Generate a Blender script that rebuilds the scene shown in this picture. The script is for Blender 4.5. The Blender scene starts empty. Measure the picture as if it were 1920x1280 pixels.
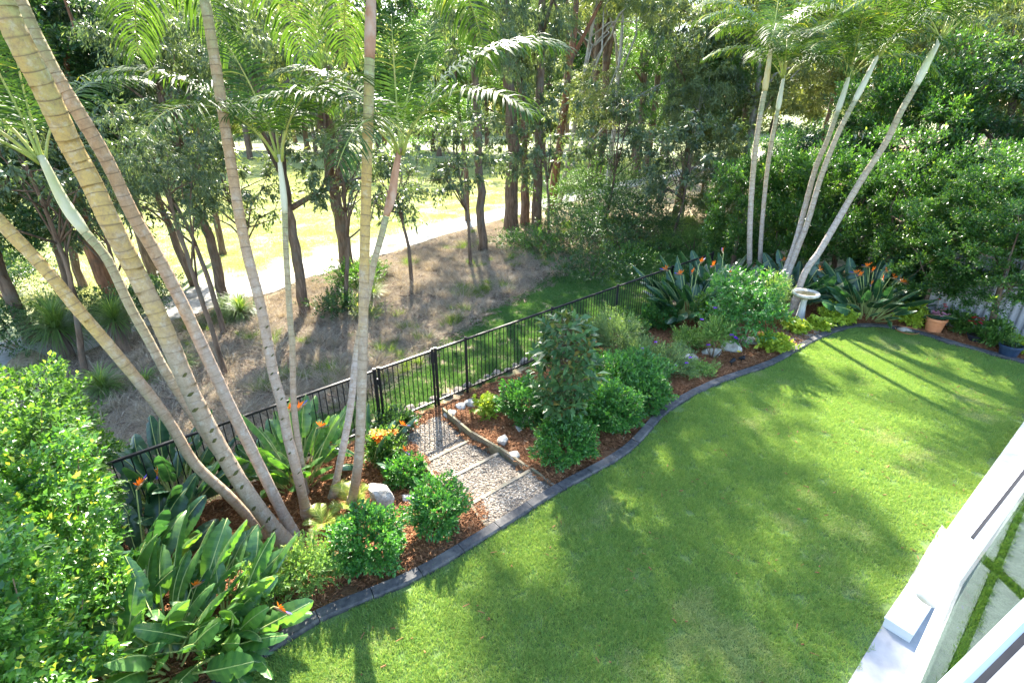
import bpy, math, random
import numpy as np
from mathutils import Vector, Matrix, Euler, noise
R = math.radians
rnd = random.Random(7)
rg = np.random.default_rng(7)
SC = bpy.context.scene
COL = SC.collection

# ---------------------------------------------------------------- camera, sky, sun, exposure
CAMZ, PITCH = 4.85, R(24.0)
cam_d = bpy.data.cameras.new("camera"); cam = bpy.data.objects.new("camera", cam_d); COL.objects.link(cam)
cam.location = (0, 0, CAMZ); cam.rotation_euler = (R(90) - PITCH, 0, 0)
cam_d.sensor_width = 36; cam_d.lens = 18.75; cam_d.clip_start = 0.05; cam_d.clip_end = 2000
SC.camera = cam
SUN_EL, SUN_AZ = R(38), R(-9)          # azimuth from +Y, negative = towards -X
world = bpy.data.worlds.new("World"); SC.world = world; world.use_nodes = True
wn = world.node_tree; bg = wn.nodes["Background"]
sky = wn.nodes.new("ShaderNodeTexSky"); sky.sky_type = 'NISHITA'; sky.sun_disc = False
sky.sun_elevation = SUN_EL; sky.sun_rotation = SUN_AZ
wn.links.new(sky.outputs[0], bg.inputs[0]); bg.inputs[1].default_value = 0.13
sd = bpy.data.lights.new("sun", 'SUN'); sun = bpy.data.objects.new("sun", sd); COL.objects.link(sun)
sd.energy = 4.2; sd.angle = R(0.53); sd.color = (1.0, 0.93, 0.80)
sv = Vector((math.sin(SUN_AZ) * math.cos(SUN_EL), math.cos(SUN_AZ) * math.cos(SUN_EL), math.sin(SUN_EL)))
sun.rotation_euler = sv.to_track_quat('Z', 'Y').to_euler()
SC.view_settings.view_transform = 'Standard'; SC.view_settings.look = 'None'
SC.view_settings.gamma = 1.0; SC.view_settings.exposure = 2.88
SC.cycles.max_bounces = 8; SC.cycles.transparent_max_bounces = 12
SC.cycles.transmission_bounces = 6; SC.cycles.diffuse_bounces = 4

# ---------------------------------------------------------------- placing helpers
cp, sp = math.cos(PITCH), math.sin(PITCH)
def ray(px, py):
    u = (640 - py) / 1000.0
    return Vector(((px - 960) / 1000.0, cp + u * sp, u * cp - sp))
def P(px, py, t):                       # a point a given distance out
    return Vector((0, 0, CAMZ)) + ray(px, py) * t
def Y(px, py, y):
    d = ray(px, py); return Vector((0, 0, CAMZ)) + d * (y / d.y)
def Z(px, py, z=0.0):
    d = ray(px, py); return Vector((0, 0, CAMZ)) + d * ((z - CAMZ) / d.z)
def catmull(pts, n=8):
    pts = [Vector(p) for p in pts]
    q = [pts[0] * 2 - pts[1]] + pts + [pts[-1] * 2 - pts[-2]]
    out = []
    for i in range(1, len(q) - 2):
        a, b, c, d = q[i-1], q[i], q[i+1], q[i+2]
        for k in range(n):
            t = k / n
            out.append(0.5 * ((2*b) + (c-a)*t + (2*a-5*b+4*c-d)*t*t + (3*b-a-3*c+d)*t*t*t))
    out.append(pts[-1]); return out
def resample(pts, step):
    pts = [Vector(p) for p in pts]; L = [0]
    for a, b in zip(pts, pts[1:]): L.append(L[-1] + (b - a).length)
    n = max(1, round(L[-1] / step)); out = []; j = 0
    for k in range(n + 1):
        s = L[-1] * k / n
        while j < len(pts) - 2 and L[j+1] < s: j += 1
        f = (s - L[j]) / max(1e-9, L[j+1] - L[j]); out.append(pts[j].lerp(pts[j+1], f))
    return out

# lines of the plot
KERB = catmull([Z(*p) for p in [(395,1330),(430,1283),(490,1240),(600,1168),(700,1125),(800,1080),(935,998),(1050,925),(1180,850),
        (1255,773),(1340,725),(1450,685),(1500,657),(1560,627),(1620,614),(1700,622),(1800,651),(1920,683),(2100,735)]], 8)
KN = np.array([[p.x, p.y] for p in KERB])
FA, FB = np.array([-6.6, 4.0]), np.array([6.1, 15.75])      # pool fence
SA, SB = np.array([6.1, 15.75]), np.array([15.0, 7.5])      # boundary fence
fdir = (FB - FA) / np.linalg.norm(FB - FA); fnor = np.array([-fdir[1], fdir[0]])
sdir = (SB - SA) / np.linalg.norm(SB - SA); snor = np.array([-sdir[1], sdir[0]])
PA, PB = Z(1590, 1280), Z(1765, 985)                         # lawn / patio edge
pdir = (PB - PA).normalized(); pnor = Vector((pdir.y, -pdir.x, 0))
LAWN = np.array([[p.x, p.y] for p in KERB] + [[13.5, 12.0 - 2.2], [11.5, 4.0]]
                + [[(PA - pdir * 4).x, (PA - pdir * 4).y], [-3.0, 0.2]])
def inpoly(x, y, poly):
    x = np.asarray(x, float); y = np.asarray(y, float); c = np.zeros(x.shape, bool); n = len(poly); j = n - 1
    for i in range(n):
        xi, yi = poly[i]; xj, yj = poly[j]
        m = ((yi > y) != (yj > y)) & (x < (xj - xi) * (y - yi) / (yj - yi + 1e-12) + xi)
        c ^= m; j = i
    return c
def dist_poly(x, y, line):
    x = np.asarray(x, float); y = np.asarray(y, float); best = np.full(x.shape, 1e9)
    for a, b in zip(line[:-1], line[1:]):
        d = b - a; L = d @ d + 1e-12
        t = np.clip(((x - a[0]) * d[0] + (y - a[1]) * d[1]) / L, 0, 1)
        best = np.minimum(best, np.hypot(x - a[0] - t * d[0], y - a[1] - t * d[1]))
    return best
def fside(x, y): return (np.asarray(x) - FA[0]) * fnor[0] + (np.asarray(y) - FA[1]) * fnor[1]   # >0 beyond the pool fence
def sside(x, y): return (np.asarray(x) - SA[0]) * snor[0] + (np.asarray(y) - SA[1]) * snor[1]   # >0 beyond boundary fence
def lawnside(x, y): return inpoly(x, y, LAWN)
S_L = [Z(793, 869, -.26), Z(829, 904, -.14), Z(885, 944, -.02), Z(928, 1000, 0)]
S_R = [Z(883, 824, -.26), Z(935, 850, -.14), Z(994, 882, -.02), Z(1048, 921, 0)]
GL, GR = Z(752, 812, -.40), Z(828, 776, -.40)
STEP = np.array([[p.x, p.y] for p in [S_L[3], S_L[2], S_L[1], S_L[0], GL, GR, S_R[0], S_R[1], S_R[2], S_R[3]]])
def gz(x, y):
    x = np.atleast_1d(np.asarray(x, float)); y = np.atleast_1d(np.asarray(y, float))
    f = fside(x, y); dk = dist_poly(x, y, KN); df = np.maximum(-f, 0)
    s = np.clip(dk / (dk + df + 1e-6), 0, 1); s = s * s * (3 - 2 * s)
    z = -0.42 * s
    far = np.clip((x - 6.5) / 2.5, 0, 1); z = z * (1 - far)
    und = 0.10 * np.sin(x * .9 + 1.3) * np.sin(y * .7) + .06 * np.sin(x * 2.1 + y * 1.7)
    w = np.clip((24 - y) / 5, 0, 1) * np.clip((f - 2.2) / 2.0, 0, 1) * np.clip((16 - f) / 6, 0, 1)
    z = np.where(f > 0, -0.42 + und * w, z)
    z = np.where(lawnside(x, y), 0.0, z)
    return z
def gz1(x, y): return float(gz(x, y)[0])
def G(px, py):
    p = Z(px, py, 0)
    for _ in range(8): p = Z(px, py, gz1(p.x, p.y))
    return p

# ---------------------------------------------------------------- object helpers
def tag(o, label=None, cat=None, group=None, kind=None):
    if label: o["label"] = label
    if cat: o["category"] = cat
    if group: o["group"] = group
    if kind: o["kind"] = kind
    return o
def empty(name, loc, label, cat, group=None, rz=0.0):
    o = bpy.data.objects.new(name, None); COL.objects.link(o); o.location = loc; o.rotation_euler = (0, 0, rz)
    o.empty_display_size = .1
    return tag(o, label, cat, group)
def link(name, me, parent=None, loc=None, rot=None, scale=None):
    o = bpy.data.objects.new(name, me); COL.objects.link(o); o.parent = parent
    if loc is not None: o.location = loc
    if rot is not None: o.rotation_euler = rot
    if scale is not None: o.scale = scale if hasattr(scale, '__len__') else (scale,) * 3
    return o
def mesh_np(name, V, F, mats, tint=None, midx=None, smooth=False, vattr=None):
    """V (n,3), F (m,k) fixed-size faces"""
    me = bpy.data.meshes.new(name); V = np.asarray(V, np.float32); F = np.asarray(F, np.int32); k = F.shape[1]
    me.vertices.add(len(V)); me.vertices.foreach_set('co', V.ravel())
    me.loops.add(F.size); me.loops.foreach_set('vertex_index', F.ravel())
    me.polygons.add(len(F)); me.polygons.foreach_set('loop_start', np.arange(0, F.size, k, dtype=np.int32))
    if midx is not None: me.polygons.foreach_set('material_index', np.asarray(midx, np.int32))
    if smooth: me.polygons.foreach_set('use_smooth', np.ones(len(F), bool))
    for m in (mats if isinstance(mats, (list, tuple)) else [mats]): me.materials.append(m)
    if tint is not None:
        a = me.attributes.new('tint', 'FLOAT', 'FACE'); a.data.foreach_set('value', np.asarray(tint, np.float32))
    if vattr:
        for nm, arr in vattr.items():
            a = me.attributes.new(nm, 'FLOAT', 'POINT'); a.data.foreach_set('value', np.asarray(arr, np.float32))
    me.update(calc_edges=True); me.validate()
    return me
class MB:
    def __init__(s): s.v = []; s.f = []; s.m = []; s.a = []; s.b = []
    def add(s, vs, fs, m=0, a=None):
        n = len(s.v); s.v += [tuple(v) for v in vs]; s.f += [tuple(i + n for i in f) for f in fs]; s.m += [m] * len(fs)
        s.a += list(a) if a is not None else [0.0] * len(vs)
    def box(s, lo, hi, m=0, M=None, bev=0.0):
        x0, y0, z0 = lo; x1, y1, z1 = hi
        if bev:
            vs = []
            for z, i in ((z0, 0), (z1 - bev, 0), (z1, bev)):
                vs += [(x0+i, y0+i, z), (x1-i, y0+i, z), (x1-i, y1-i, z), (x0+i, y1-i, z)]
            fs = [(3,2,1,0), (8,9,10,11)]
            for L in (0, 4):
                for k in range(4): fs.append((L+k, L+(k+1)%4, L+4+(k+1)%4, L+4+k))
        else:
            vs = [(x0,y0,z0),(x1,y0,z0),(x1,y1,z0),(x0,y1,z0),(x0,y0,z1),(x1,y0,z1),(x1,y1,z1),(x0,y1,z1)]
            fs = [(3,2,1,0),(4,5,6,7),(0,1,5,4),(1,2,6,5),(2,3,7,6),(3,0,4,7)]
        if M is not None: vs = [M @ Vector(v) for v in vs]
        s.add(vs, fs, m)
    def beam(s, p, q, w, h, m=0, up=(0, 0, 1)):
        p, q = Vector(p), Vector(q); d = (q - p); L = d.length; d.normalize()
        x = d.cross(Vector(up)); x.normalize(); z = x.cross(d)
        M = Matrix((( x.x, d.x, z.x, p.x), (x.y, d.y, z.y, p.y), (x.z, d.z, z.z, p.z), (0, 0, 0, 1)))
        s.box((-w/2, 0, -h/2), (w/2, L, h/2), m, M)
    def tube(s, pts, rad, seg=8, m=0, cap=True, jit=0.0, attr=None, tilts=None):
        pts = [Vector(p) for p in pts]; n = len(pts)
        if not hasattr(rad, '__len__'): rad = [rad] * n
        vs = []; A = []; ref = Vector((1, 0, .01))
        for i, p in enumerate(pts):
            d = (pts[min(i+1, n-1)] - pts[max(i-1, 0)]); d.normalize()
            x = (ref - d * ref.dot(d)); x.normalize(); ref = x; y = d.cross(x)
            for k in range(seg):
                a = 2 * math.pi * k / seg; r = rad[i] * (1 + jit * (rnd.random() - .5))
                vs.append(p + x * (math.cos(a) * r) + y * (math.sin(a) * r) + (d * (r * tilts[i][0] * math.cos(a + tilts[i][1])) if tilts else Vector((0, 0, 0)))); A.append(attr[i] if attr else 0.0)
        fs = []
        for i in range(n - 1):
            for k in range(seg):
                fs.append((i*seg+k, i*seg+(k+1)%seg, (i+1)*seg+(k+1)%seg, (i+1)*seg+k))
        if cap: fs += [tuple(range(seg))[::-1], tuple((n-1)*seg + k for k in range(seg))]
        s.add(vs, fs, m, A)
    def lathe(s, prof, seg=24, m=0, c=(0, 0, 0)):
        vs = [(c[0] + r*math.cos(2*math.pi*k/seg), c[1] + r*math.sin(2*math.pi*k/seg), c[2] + z) for r, z in prof for k in range(seg)]
        fs = [(i*seg+k, i*seg+(k+1)%seg, (i+1)*seg+(k+1)%seg, (i+1)*seg+k) for i in range(len(prof)-1) for k in range(seg)]
        fs += [tuple(range(seg))[::-1], tuple((len(prof)-1)*seg+k for k in range(seg))]
        s.add(vs, fs, m)
    def mesh(s, name, mats, smooth=False, attr=None):
        me = bpy.data.meshes.new(name); me.from_pydata(s.v, [], s.f)
        for mm in (mats if isinstance(mats, (list, tuple)) else [mats]): me.materials.append(mm)
        me.polygons.foreach_set('material_index', s.m)
        if smooth: me.polygons.foreach_set('use_smooth', [True] * len(s.f))
        if attr:
            a = me.attributes.new(attr, 'FLOAT', 'POINT'); a.data.foreach_set('value', s.a)
        me.update(); return me
    def build(s, name, mats, parent=None, smooth=False, attr=None, **k):
        return link(name, s.mesh(name, mats, smooth, attr), parent, **k)

# ---------------------------------------------------------------- materials
def nodes(name):
    m = bpy.data.materials.new(name); m.use_nodes = True; nt = m.node_tree
    return m, nt, nt.nodes["Principled BSDF"], nt.nodes["Material Output"]
def rgb(c): return (c[0], c[1], c[2], 1)
def mixn(nt, fac, a, b, mode='MIX'):
    n = nt.nodes.new("ShaderNodeMix"); n.data_type = 'RGBA'; n.blend_type = mode
    for s, v in ((n.inputs[0], fac), (n.inputs[6], a), (n.inputs[7], b)):
        if isinstance(v, bpy.types.NodeSocket): nt.links.new(v, s)
        elif isinstance(v, (tuple, list)): s.default_value = rgb(v)
        else: s.default_value = v
    return n.outputs[2]
def noisen(nt, scale, detail=4, rough=.6, coord='Object', vec=(1, 1, 1)):
    tc = nt.nodes.new("ShaderNodeTexCoord"); mp = nt.nodes.new("ShaderNodeMapping"); mp.inputs[3].default_value = vec
    n = nt.nodes.new("ShaderNodeTexNoise"); n.inputs['Scale'].default_value = scale; n.inputs['Detail'].default_value = detail
    n.inputs['Roughness'].default_value = rough
    nt.links.new(tc.outputs[coord], mp.inputs[0]); nt.links.new(mp.outputs[0], n.inputs['Vector']); return n.outputs[0]
def rampn(nt, fac, stops):
    r = nt.nodes.new("ShaderNodeValToRGB"); e = r.color_ramp.elements
    while len(e) < len(stops): e.new(.5)
    for el, (p, c) in zip(e, stops): el.position = p; el.color = rgb(c) if hasattr(c, '__len__') else (c, c, c, 1)
    nt.links.new(fac, r.inputs[0]); return r.outputs[0]
def bumpn(nt, h, strength, dist=.02):
    b = nt.nodes.new("ShaderNodeBump"); b.inputs['Strength'].default_value = strength; b.inputs['Distance'].default_value = dist
    nt.links.new(h, b.inputs['Height']); return b.outputs[0]
def surf(name, c1, c2, scale=6, rough=.8, bump=.3, dist=.01, c3=None, s3=1.2, spec=.3, metal=0, coord='Object', vec=(1, 1, 1), lohi=(.35, .65)):
    m, nt, b, o = nodes(name)
    n = noisen(nt, scale, 6, .65, coord, vec); f = rampn(nt, n, [(lohi[0], 0.0), (lohi[1], 1.0)])
    col = mixn(nt, f, c1, c2)
    if c3:
        f3 = rampn(nt, noisen(nt, s3, 4, .6, coord), [(.5, 0.0), (.68, 1.0)]); col = mixn(nt, f3, col, c3)
    nt.links.new(col, b.inputs['Base Color']); b.inputs['Roughness'].default_value = rough
    b.inputs['Specular IOR Level'].default_value = spec; b.inputs['Metallic'].default_value = metal
    if bump: nt.links.new(bumpn(nt, n, bump, dist), b.inputs['Normal'])
    return m
def leafm(name, dark, light, trans=None, tw=.42, rough=.42, spec=.45, back=None, tip=None):
    """leaf: tint attribute picks between a leaf's natural colours, thin leaves let light through"""
    m, nt, b, o = nodes(name)
    at = nt.nodes.new("ShaderNodeAttribute"); at.attribute_name = 'tint'
    stops = [(0.0, dark), (.75 if tip else 1.0, light)] + ([(1.0, tip)] if tip else [])
    col = rampn(nt, at.outputs['Fac'], stops)
    if back:
        g = nt.nodes.new("ShaderNodeNewGeometry"); colb = mixn(nt, g.outputs['Backfacing'], col, back)
    else: colb = col
    nt.links.new(colb, b.inputs['Base Color']); b.inputs['Roughness'].default_value = rough; b.inputs['Specular IOR Level'].default_value = spec
    t = nt.nodes.new("ShaderNodeBsdfTranslucent")
    tc = mixn(nt, 1.0, col, trans or (1.9, 1.85, .7), 'MULTIPLY'); nt.links.new(tc, t.inputs[0])
    x = nt.nodes.new("ShaderNodeMixShader"); x.inputs[0].default_value = tw
    nt.links.new(b.outputs[0], x.inputs[1]); nt.links.new(t.outputs[0], x.inputs[2]); nt.links.new(x.outputs[0], o.inputs[0])
    return m

M = {}
M['turf'] = leafm('turf', (.095, .225, .062), (.30, .41, .11), (1.65, 1.5, .75), .42, .6, .15, tip=(.44, .42, .19))
M['dryturf'] = leafm('dry_turf', (.19, .29, .10), (.40, .44, .18), (1.5, 1.4, .8), .40, .6, .15, tip=(.50, .45, .25))
M['fieldgrass'] = leafm('field_blades', (.22, .27, .11), (.38, .40, .21), (1.6, 1.5, .8), .35, .6, .15, tip=(.5, .47, .25))
M['turf_ground'] = surf('turf_ground', (.06, .11, .03), (.12, .18, .05), 30, .95, .5, .01)
M['mulch_ground'] = surf('mulch_ground', (.085, .040, .018), (.22, .115, .055), 45, .95, .8, .015, (.30, .20, .12), 2.0)
M['chip'] = leafm('bark_chip', (.17, .065, .026), (.44, .22, .105), (1, 1, 1), .02, .8, .2, tip=(.50, .37, .23))
M['outer'] = surf('outer_ground', (.17, .12, .07), (.38, .30, .19), 14, .95, .7, .02, (.07, .11, .03), .7)
M['field'] = surf('field', (.23, .26, .12), (.34, .36, .19), 1.2, .95, .4, .03, (.20, .28, .07), .15)
M['verge'] = leafm('verge_grass', (.045, .135, .04), (.15, .26, .08), (1.6, 1.5, .8), .38, .6, .15, tip=(.30, .30, .13))
M['straw'] = leafm('straw', (.22, .175, .13), (.50, .43, .33), (1.2, 1.1, .8), .25, .8, .1, tip=(.6, .52, .36))
M['wildgrass'] = leafm('wild_grass', (.05, .10, .02), (.16, .24, .05), None, .4, .6, .2, tip=(.34, .34, .12))
M['path'] = surf('path', (.27, .26, .235), (.36, .345, .315), 8, .9, .3, .005, (.20, .185, .15), 1.6)
M['concrete'] = surf('kerb_concrete', (.030, .032, .036), (.085, .082, .080), 16, .85, .6, .008, (.13, .12, .11), 3)
M['patio'] = surf('patio', (.26, .255, .255), (.33, .325, .32), 5, .8, .1, .003)
M['white'] = surf('white_paint', (.50, .50, .495), (.56, .56, .555), 3, .5, .05, .002)
M['frame'] = surf('window_frame', (.80, .80, .80), (.83, .83, .83), 3, .3, 0)
M['gasket'] = surf('rubber', (.015, .016, .02), (.03, .03, .035), 5, .5, 0)
M['alu'] = surf('blue_grey_aluminium', (.22, .32, .45), (.26, .36, .50), 3, .35, 0, metal=.3)
M['timber'] = surf('timber', (.16, .13, .09), (.32, .275, .21), 10, .85, .6, .006, (.20, .19, .13), 3, vec=(1, 1, 1))
M['timber_edge'] = surf('timber_edging', (.10, .085, .055), (.24, .20, .14), 12, .9, .6, .006, (.13, .14, .07), 2)
M['pebble'] = leafm('pebble', (.09, .075, .06), (.36, .30, .235), (1, 1, 1), .0, .8, .2, tip=(.54, .49, .41))
M['gravel_ground'] = surf('gravel_ground', (.07, .06, .05), (.22, .19, .155), 70, .9, .9, .01)
M['rock'] = surf('rock', (.34, .32, .28), (.55, .52, .47), 9, .9, 1.0, .04, (.20, .17, .13), 3.5)
M['sandstone'] = surf('sandstone', (.14, .12, .10), (.30, .26, .21), 7, .9, .9, .03, (.09, .10, .06), 2.2)
M['black'] = surf('black_powdercoat', (.006, .007, .009), (.012, .013, .016), 4, .5, 0, spec=.25)
M['colorbond'] = surf('cream_steel', (.25, .25, .265), (.30, .30, .31), 1.5, .5, .05, .002)
M['bark'] = surf('bark', (.07, .045, .03), (.19, .13, .09), 12, .95, .9, .03, (.11, .10, .08), 2, vec=(1, 1, .2))
M['redbark'] = surf('red_bark', (.11, .05, .025), (.27, .13, .075), 12, .95, .9, .03, (.10, .07, .05), 2, vec=(1, 1, .2))
M['greybark'] = surf('grey_bark', (.22, .20, .17), (.42, .39, .34), 10, .9, .7, .02, (.16, .13, .10), 2, vec=(1, 1, .3))
M['scar'] = surf('leaf_scar', (.045, .045, .012), (.10, .09, .03), 20, .9, .5)
M['twig'] = surf('twig', (.10, .07, .04), (.22, .16, .10), 20, .9, .3)
M['terracotta'] = surf('terracotta', (.52, .19, .08), (.62, .26, .12), 5, .8, .2, .003)
M['bluepot'] = surf('blue_glazed', (.014, .028, .06), (.03, .05, .09), 6, .3, .1, spec=.5)
M['blackpot'] = surf('black_plastic', (.012, .013, .018), (.03, .03, .04), 6, .5, .1)
M['soil'] = surf('soil', (.02, .014, .01), (.06, .04, .03), 30, .95, .8)
M['bathstone'] = surf('bath_stone', (.40, .36, .30), (.62, .58, .51), 14, .85, .6, .005, (.26, .22, .16), 3)
M['leaf_box'] = leafm('leaf_box', (.028, .11, .024), (.085, .235, .045), (1.9, 2.0, .6), .35, .35, .5, tip=(.20, .36, .07))
M['leaf_mid'] = leafm('leaf_mid', (.035, .10, .02), (.12, .24, .045), None, .4, .4, .45, tip=(.26, .38, .09))
M['leaf_light'] = leafm('leaf_light', (.08, .17, .04), (.22, .34, .10), None, .42, .5, .35, tip=(.42, .48, .22))
M['leaf_grey'] = leafm('leaf_grey', (.07, .13, .06), (.19, .28, .12), None, .4, .5, .35, tip=(.34, .38, .18))
M['leaf_gold'] = leafm('leaf_gold', (.20, .31, .03), (.42, .52, .06), (1.5, 1.4, .6), .4, .5, .35, tip=(.66, .66, .12))
M['leaf_hedge'] = leafm('leaf_hedge', (.035, .12, .022), (.14, .31, .045), None, .36, .28, .6, tip=(.52, .52, .09))
M['leaf_dark'] = leafm('leaf_dark', (.018, .055, .018), (.06, .125, .035), None, .38, .38, .5, tip=(.15, .24, .06))
M['leaf_gum'] = leafm('leaf_gum', (.042, .078, .042), (.12, .17, .085), (2.2, 2.0, .9), .42, .38, .5, tip=(.26, .30, .10))
M['leaf_olive'] = leafm('leaf_olive', (.075, .12, .05), (.20, .25, .11), (2.4, 2.1, .8), .42, .5, .4, tip=(.34, .33, .15))
M['leaf_lilly'] = leafm('leaf_lilly', (.022, .072, .017), (.085, .185, .033), None, .42, .35, .5, tip=(.34, .42, .08))
M['magnolia'] = leafm('magnolia_leaf', (.032, .085, .032), (.095, .19, .065), None, .3, .36, .35, back=(.16, .12, .04), tip=(.20, .28, .11))
M['frond'] = leafm('palm_frond', (.022, .058, .018), (.065, .135, .030), (2.4, 2.1, .7), .27, .5, .16, tip=(.36, .37, .08))
M['rachis'] = surf('palm_rachis', (.20, .27, .05), (.36, .40, .10), 6, .45, .1, c3=(.45, .34, .12), s3=2)
M['sprout'] = leafm('palm_sprout', (.14, .23, .03), (.32, .40, .06), (1.5, 1.4, .5), .4, .4, .4, tip=(.62, .60, .2))
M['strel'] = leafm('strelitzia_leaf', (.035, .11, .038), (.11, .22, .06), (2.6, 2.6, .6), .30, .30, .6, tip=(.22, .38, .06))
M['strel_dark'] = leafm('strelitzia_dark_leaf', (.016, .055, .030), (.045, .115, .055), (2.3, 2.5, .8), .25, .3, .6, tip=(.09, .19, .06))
M['midrib'] = surf('midrib', (.30, .38, .12), (.42, .46, .18), 5, .5, 0)
M['orange'] = leafm('orange_petal', (.75, .20, .02), (.85, .33, .03), (1.2, 1.1, .8), .3, .5, .3, tip=(.9, .45, .05))
M['beak'] = leafm('flower_beak', (.20, .14, .06), (.35, .10, .05), (1, 1, 1), .1, .5, .3)
M['blue'] = leafm('blue_petal', (.05, .03, .35), (.08, .05, .45), (1, 1, 1), .2, .5, .3)
M['purple'] = leafm('purple_petal', (.13, .02, .42), (.26, .06, .62), (1.3, 1.2, 1.2), .35, .5, .3)
M['pink'] = leafm('pink_petal', (.75, .18, .32), (.85, .45, .55), (1, 1, 1), .3, .5, .3, tip=(.9, .85, .8))
M['red'] = leafm('red_petal', (.62, .02, .05), (.75, .05, .06), (1.2, 1, 1), .3, .5, .3)
M['yellow'] = leafm('yellow_petal', (.8, .6, .05), (.9, .75, .1), (1, 1, 1), .3, .5, .3)
M['xan'] = leafm('grass_tree_needle', (.04, .085, .03), (.15, .24, .06), None, .35, .5, .35, tip=(.42, .46, .14))
M['xdead'] = leafm('grass_tree_skirt', (.13, .10, .08), (.34, .29, .24), (1, 1, 1), .15, .7, .1)
def trunk_mat(name, lo, mid, hi, lichen=(.55, .53, .48)):
    m, nt, b, o = nodes(name)
    at = nt.nodes.new("ShaderNodeAttribute"); at.attribute_name = 'along'
    gr = nt.nodes.new("ShaderNodeAttribute"); gr.attribute_name = 'groove'
    n1 = noisen(nt, 3.0, 5, .7); add = nt.nodes.new("ShaderNodeMath"); add.operation = 'MULTIPLY_ADD'
    nt.links.new(n1, add.inputs[0]); add.inputs[1].default_value = .55; nt.links.new(at.outputs['Fac'], add.inputs[2])
    sub = nt.nodes.new("ShaderNodeMath"); sub.operation = 'SUBTRACT'; nt.links.new(add.outputs[0], sub.inputs[0]); sub.inputs[1].default_value = .27
    col = rampn(nt, sub.outputs[0], [(0.0, lo), (.40, lo), (.62, mid), (.80, mid), (1.0, hi)])
    f2 = rampn(nt, noisen(nt, 9, 6, .7), [(.52, 0.0), (.62, 1.0)]); m2 = nt.nodes.new("ShaderNodeMath"); m2.operation = 'MULTIPLY'
    nt.links.new(f2, m2.inputs[0]); m2.inputs[1].default_value = .28
    col = mixn(nt, m2.outputs[0], col, lichen)
    f3 = rampn(nt, noisen(nt, 17, 7, .85), [(.44, 0.0), (.66, .8)]); col = mixn(nt, f3, col, (.22, .15, .09))
    col = mixn(nt, gr.outputs['Fac'], col, (.13, .09, .06))
    nt.links.new(col, b.inputs['Base Color']); b.inputs['Roughness'].default_value = .75; b.inputs['Specular IOR Level'].default_value = .25
    nt.links.new(bumpn(nt, noisen(nt, 22, 6, .75, vec=(1, 1, .35)), 1.0, .015), b.inputs['Normal'])
    return m
M['trunk_gold'] = trunk_mat('palm_trunk_gold', (.35, .265, .19), (.46, .31, .10), (.31, .33, .13))
M['trunk_pink'] = trunk_mat('palm_trunk_pink', (.37, .275, .215), (.41, .27, .15), (.31, .32, .15))
M['trunk_grey'] = trunk_mat('palm_trunk_grey', (.35, .28, .22), (.33, .29, .18), (.30, .32, .16))
M['trunk_pale'] = trunk_mat('palm_trunk_pale', (.42, .36, .32), (.38, .31, .20), (.24, .28, .14))
M['shaft'] = surf('crownshaft', (.42, .42, .29), (.54, .53, .40), 3, .45, .1, .004, (.40, .42, .20), 1.5, vec=(1, 1, .3))
M['shaft_brown'] = surf('dry_sheath', (.25, .12, .07), (.42, .24, .15), 8, .7, .6, .01, (.45, .38, .32), 2, vec=(1, 1, .2))
M['shaft_gold'] = surf('golden_sheath', (.42, .33, .12), (.50, .42, .22), 5, .5, .2, .004, (.52, .55, .45), 1.5, vec=(1, 1, .3))
def glassm():
    m, nt, b, o = nodes('window_glass')
    t = nt.nodes.new("ShaderNodeBsdfTransparent"); t.inputs[0].default_value = (.46, .53, .50, 1)
    g = nt.nodes.new("ShaderNodeBsdfGlossy"); g.inputs['Roughness'].default_value = .02
    x = nt.nodes.new("ShaderNodeMixShader"); x.inputs[0].default_value = .12
    nt.links.new(t.outputs[0], x.inputs[1]); nt.links.new(g.outputs[0], x.inputs[2]); nt.links.new(x.outputs[0], o.inputs[0]); return m
M['glass'] = glassm()
M['water'] = surf('still_water', (.05, .05, .035), (.08, .075, .05), 3, .06, 0, spec=.6)
# ---------------------------------------------------------------- foliage generators
def nrmz(a): return a / (np.linalg.norm(a, axis=-1, keepdims=True) + 1e-9)
def leaf_geo(pos, d, n, L, W, fold=True):
    d = nrmz(d); s = nrmz(np.cross(d, n)); n = np.cross(s, d); N = len(pos)
    L = np.broadcast_to(L, (N,))[:, None]; W = np.broadcast_to(W, (N,))[:, None]
    b = pos; t = pos + d * L - n * (.12 * L)
    if fold:
        m = pos + d * L * .5
        r = pos + d * L * .45 + s * W * .5 + n * W * .22; l = pos + d * L * .45 - s * W * .5 + n * W * .22
        V = np.stack([b, r, t, m, l], 1).reshape(-1, 3); k = np.arange(N)[:, None] * 5
        F = np.concatenate([k + np.array([[0, 1, 2, 3]]), k + np.array([[0, 3, 2, 4]])], 1).reshape(-1, 4)
        return V, F, 2
    r = pos + d * L * .45 + s * W * .5 + n * W * .1; l = pos + d * L * .45 - s * W * .5
    V = np.stack([b, r, t, l], 1).reshape(-1, 3); k = np.arange(N)[:, None] * 4
    return V, (k + np.array([[0, 1, 2, 3]])).reshape(-1, 4), 1
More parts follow.
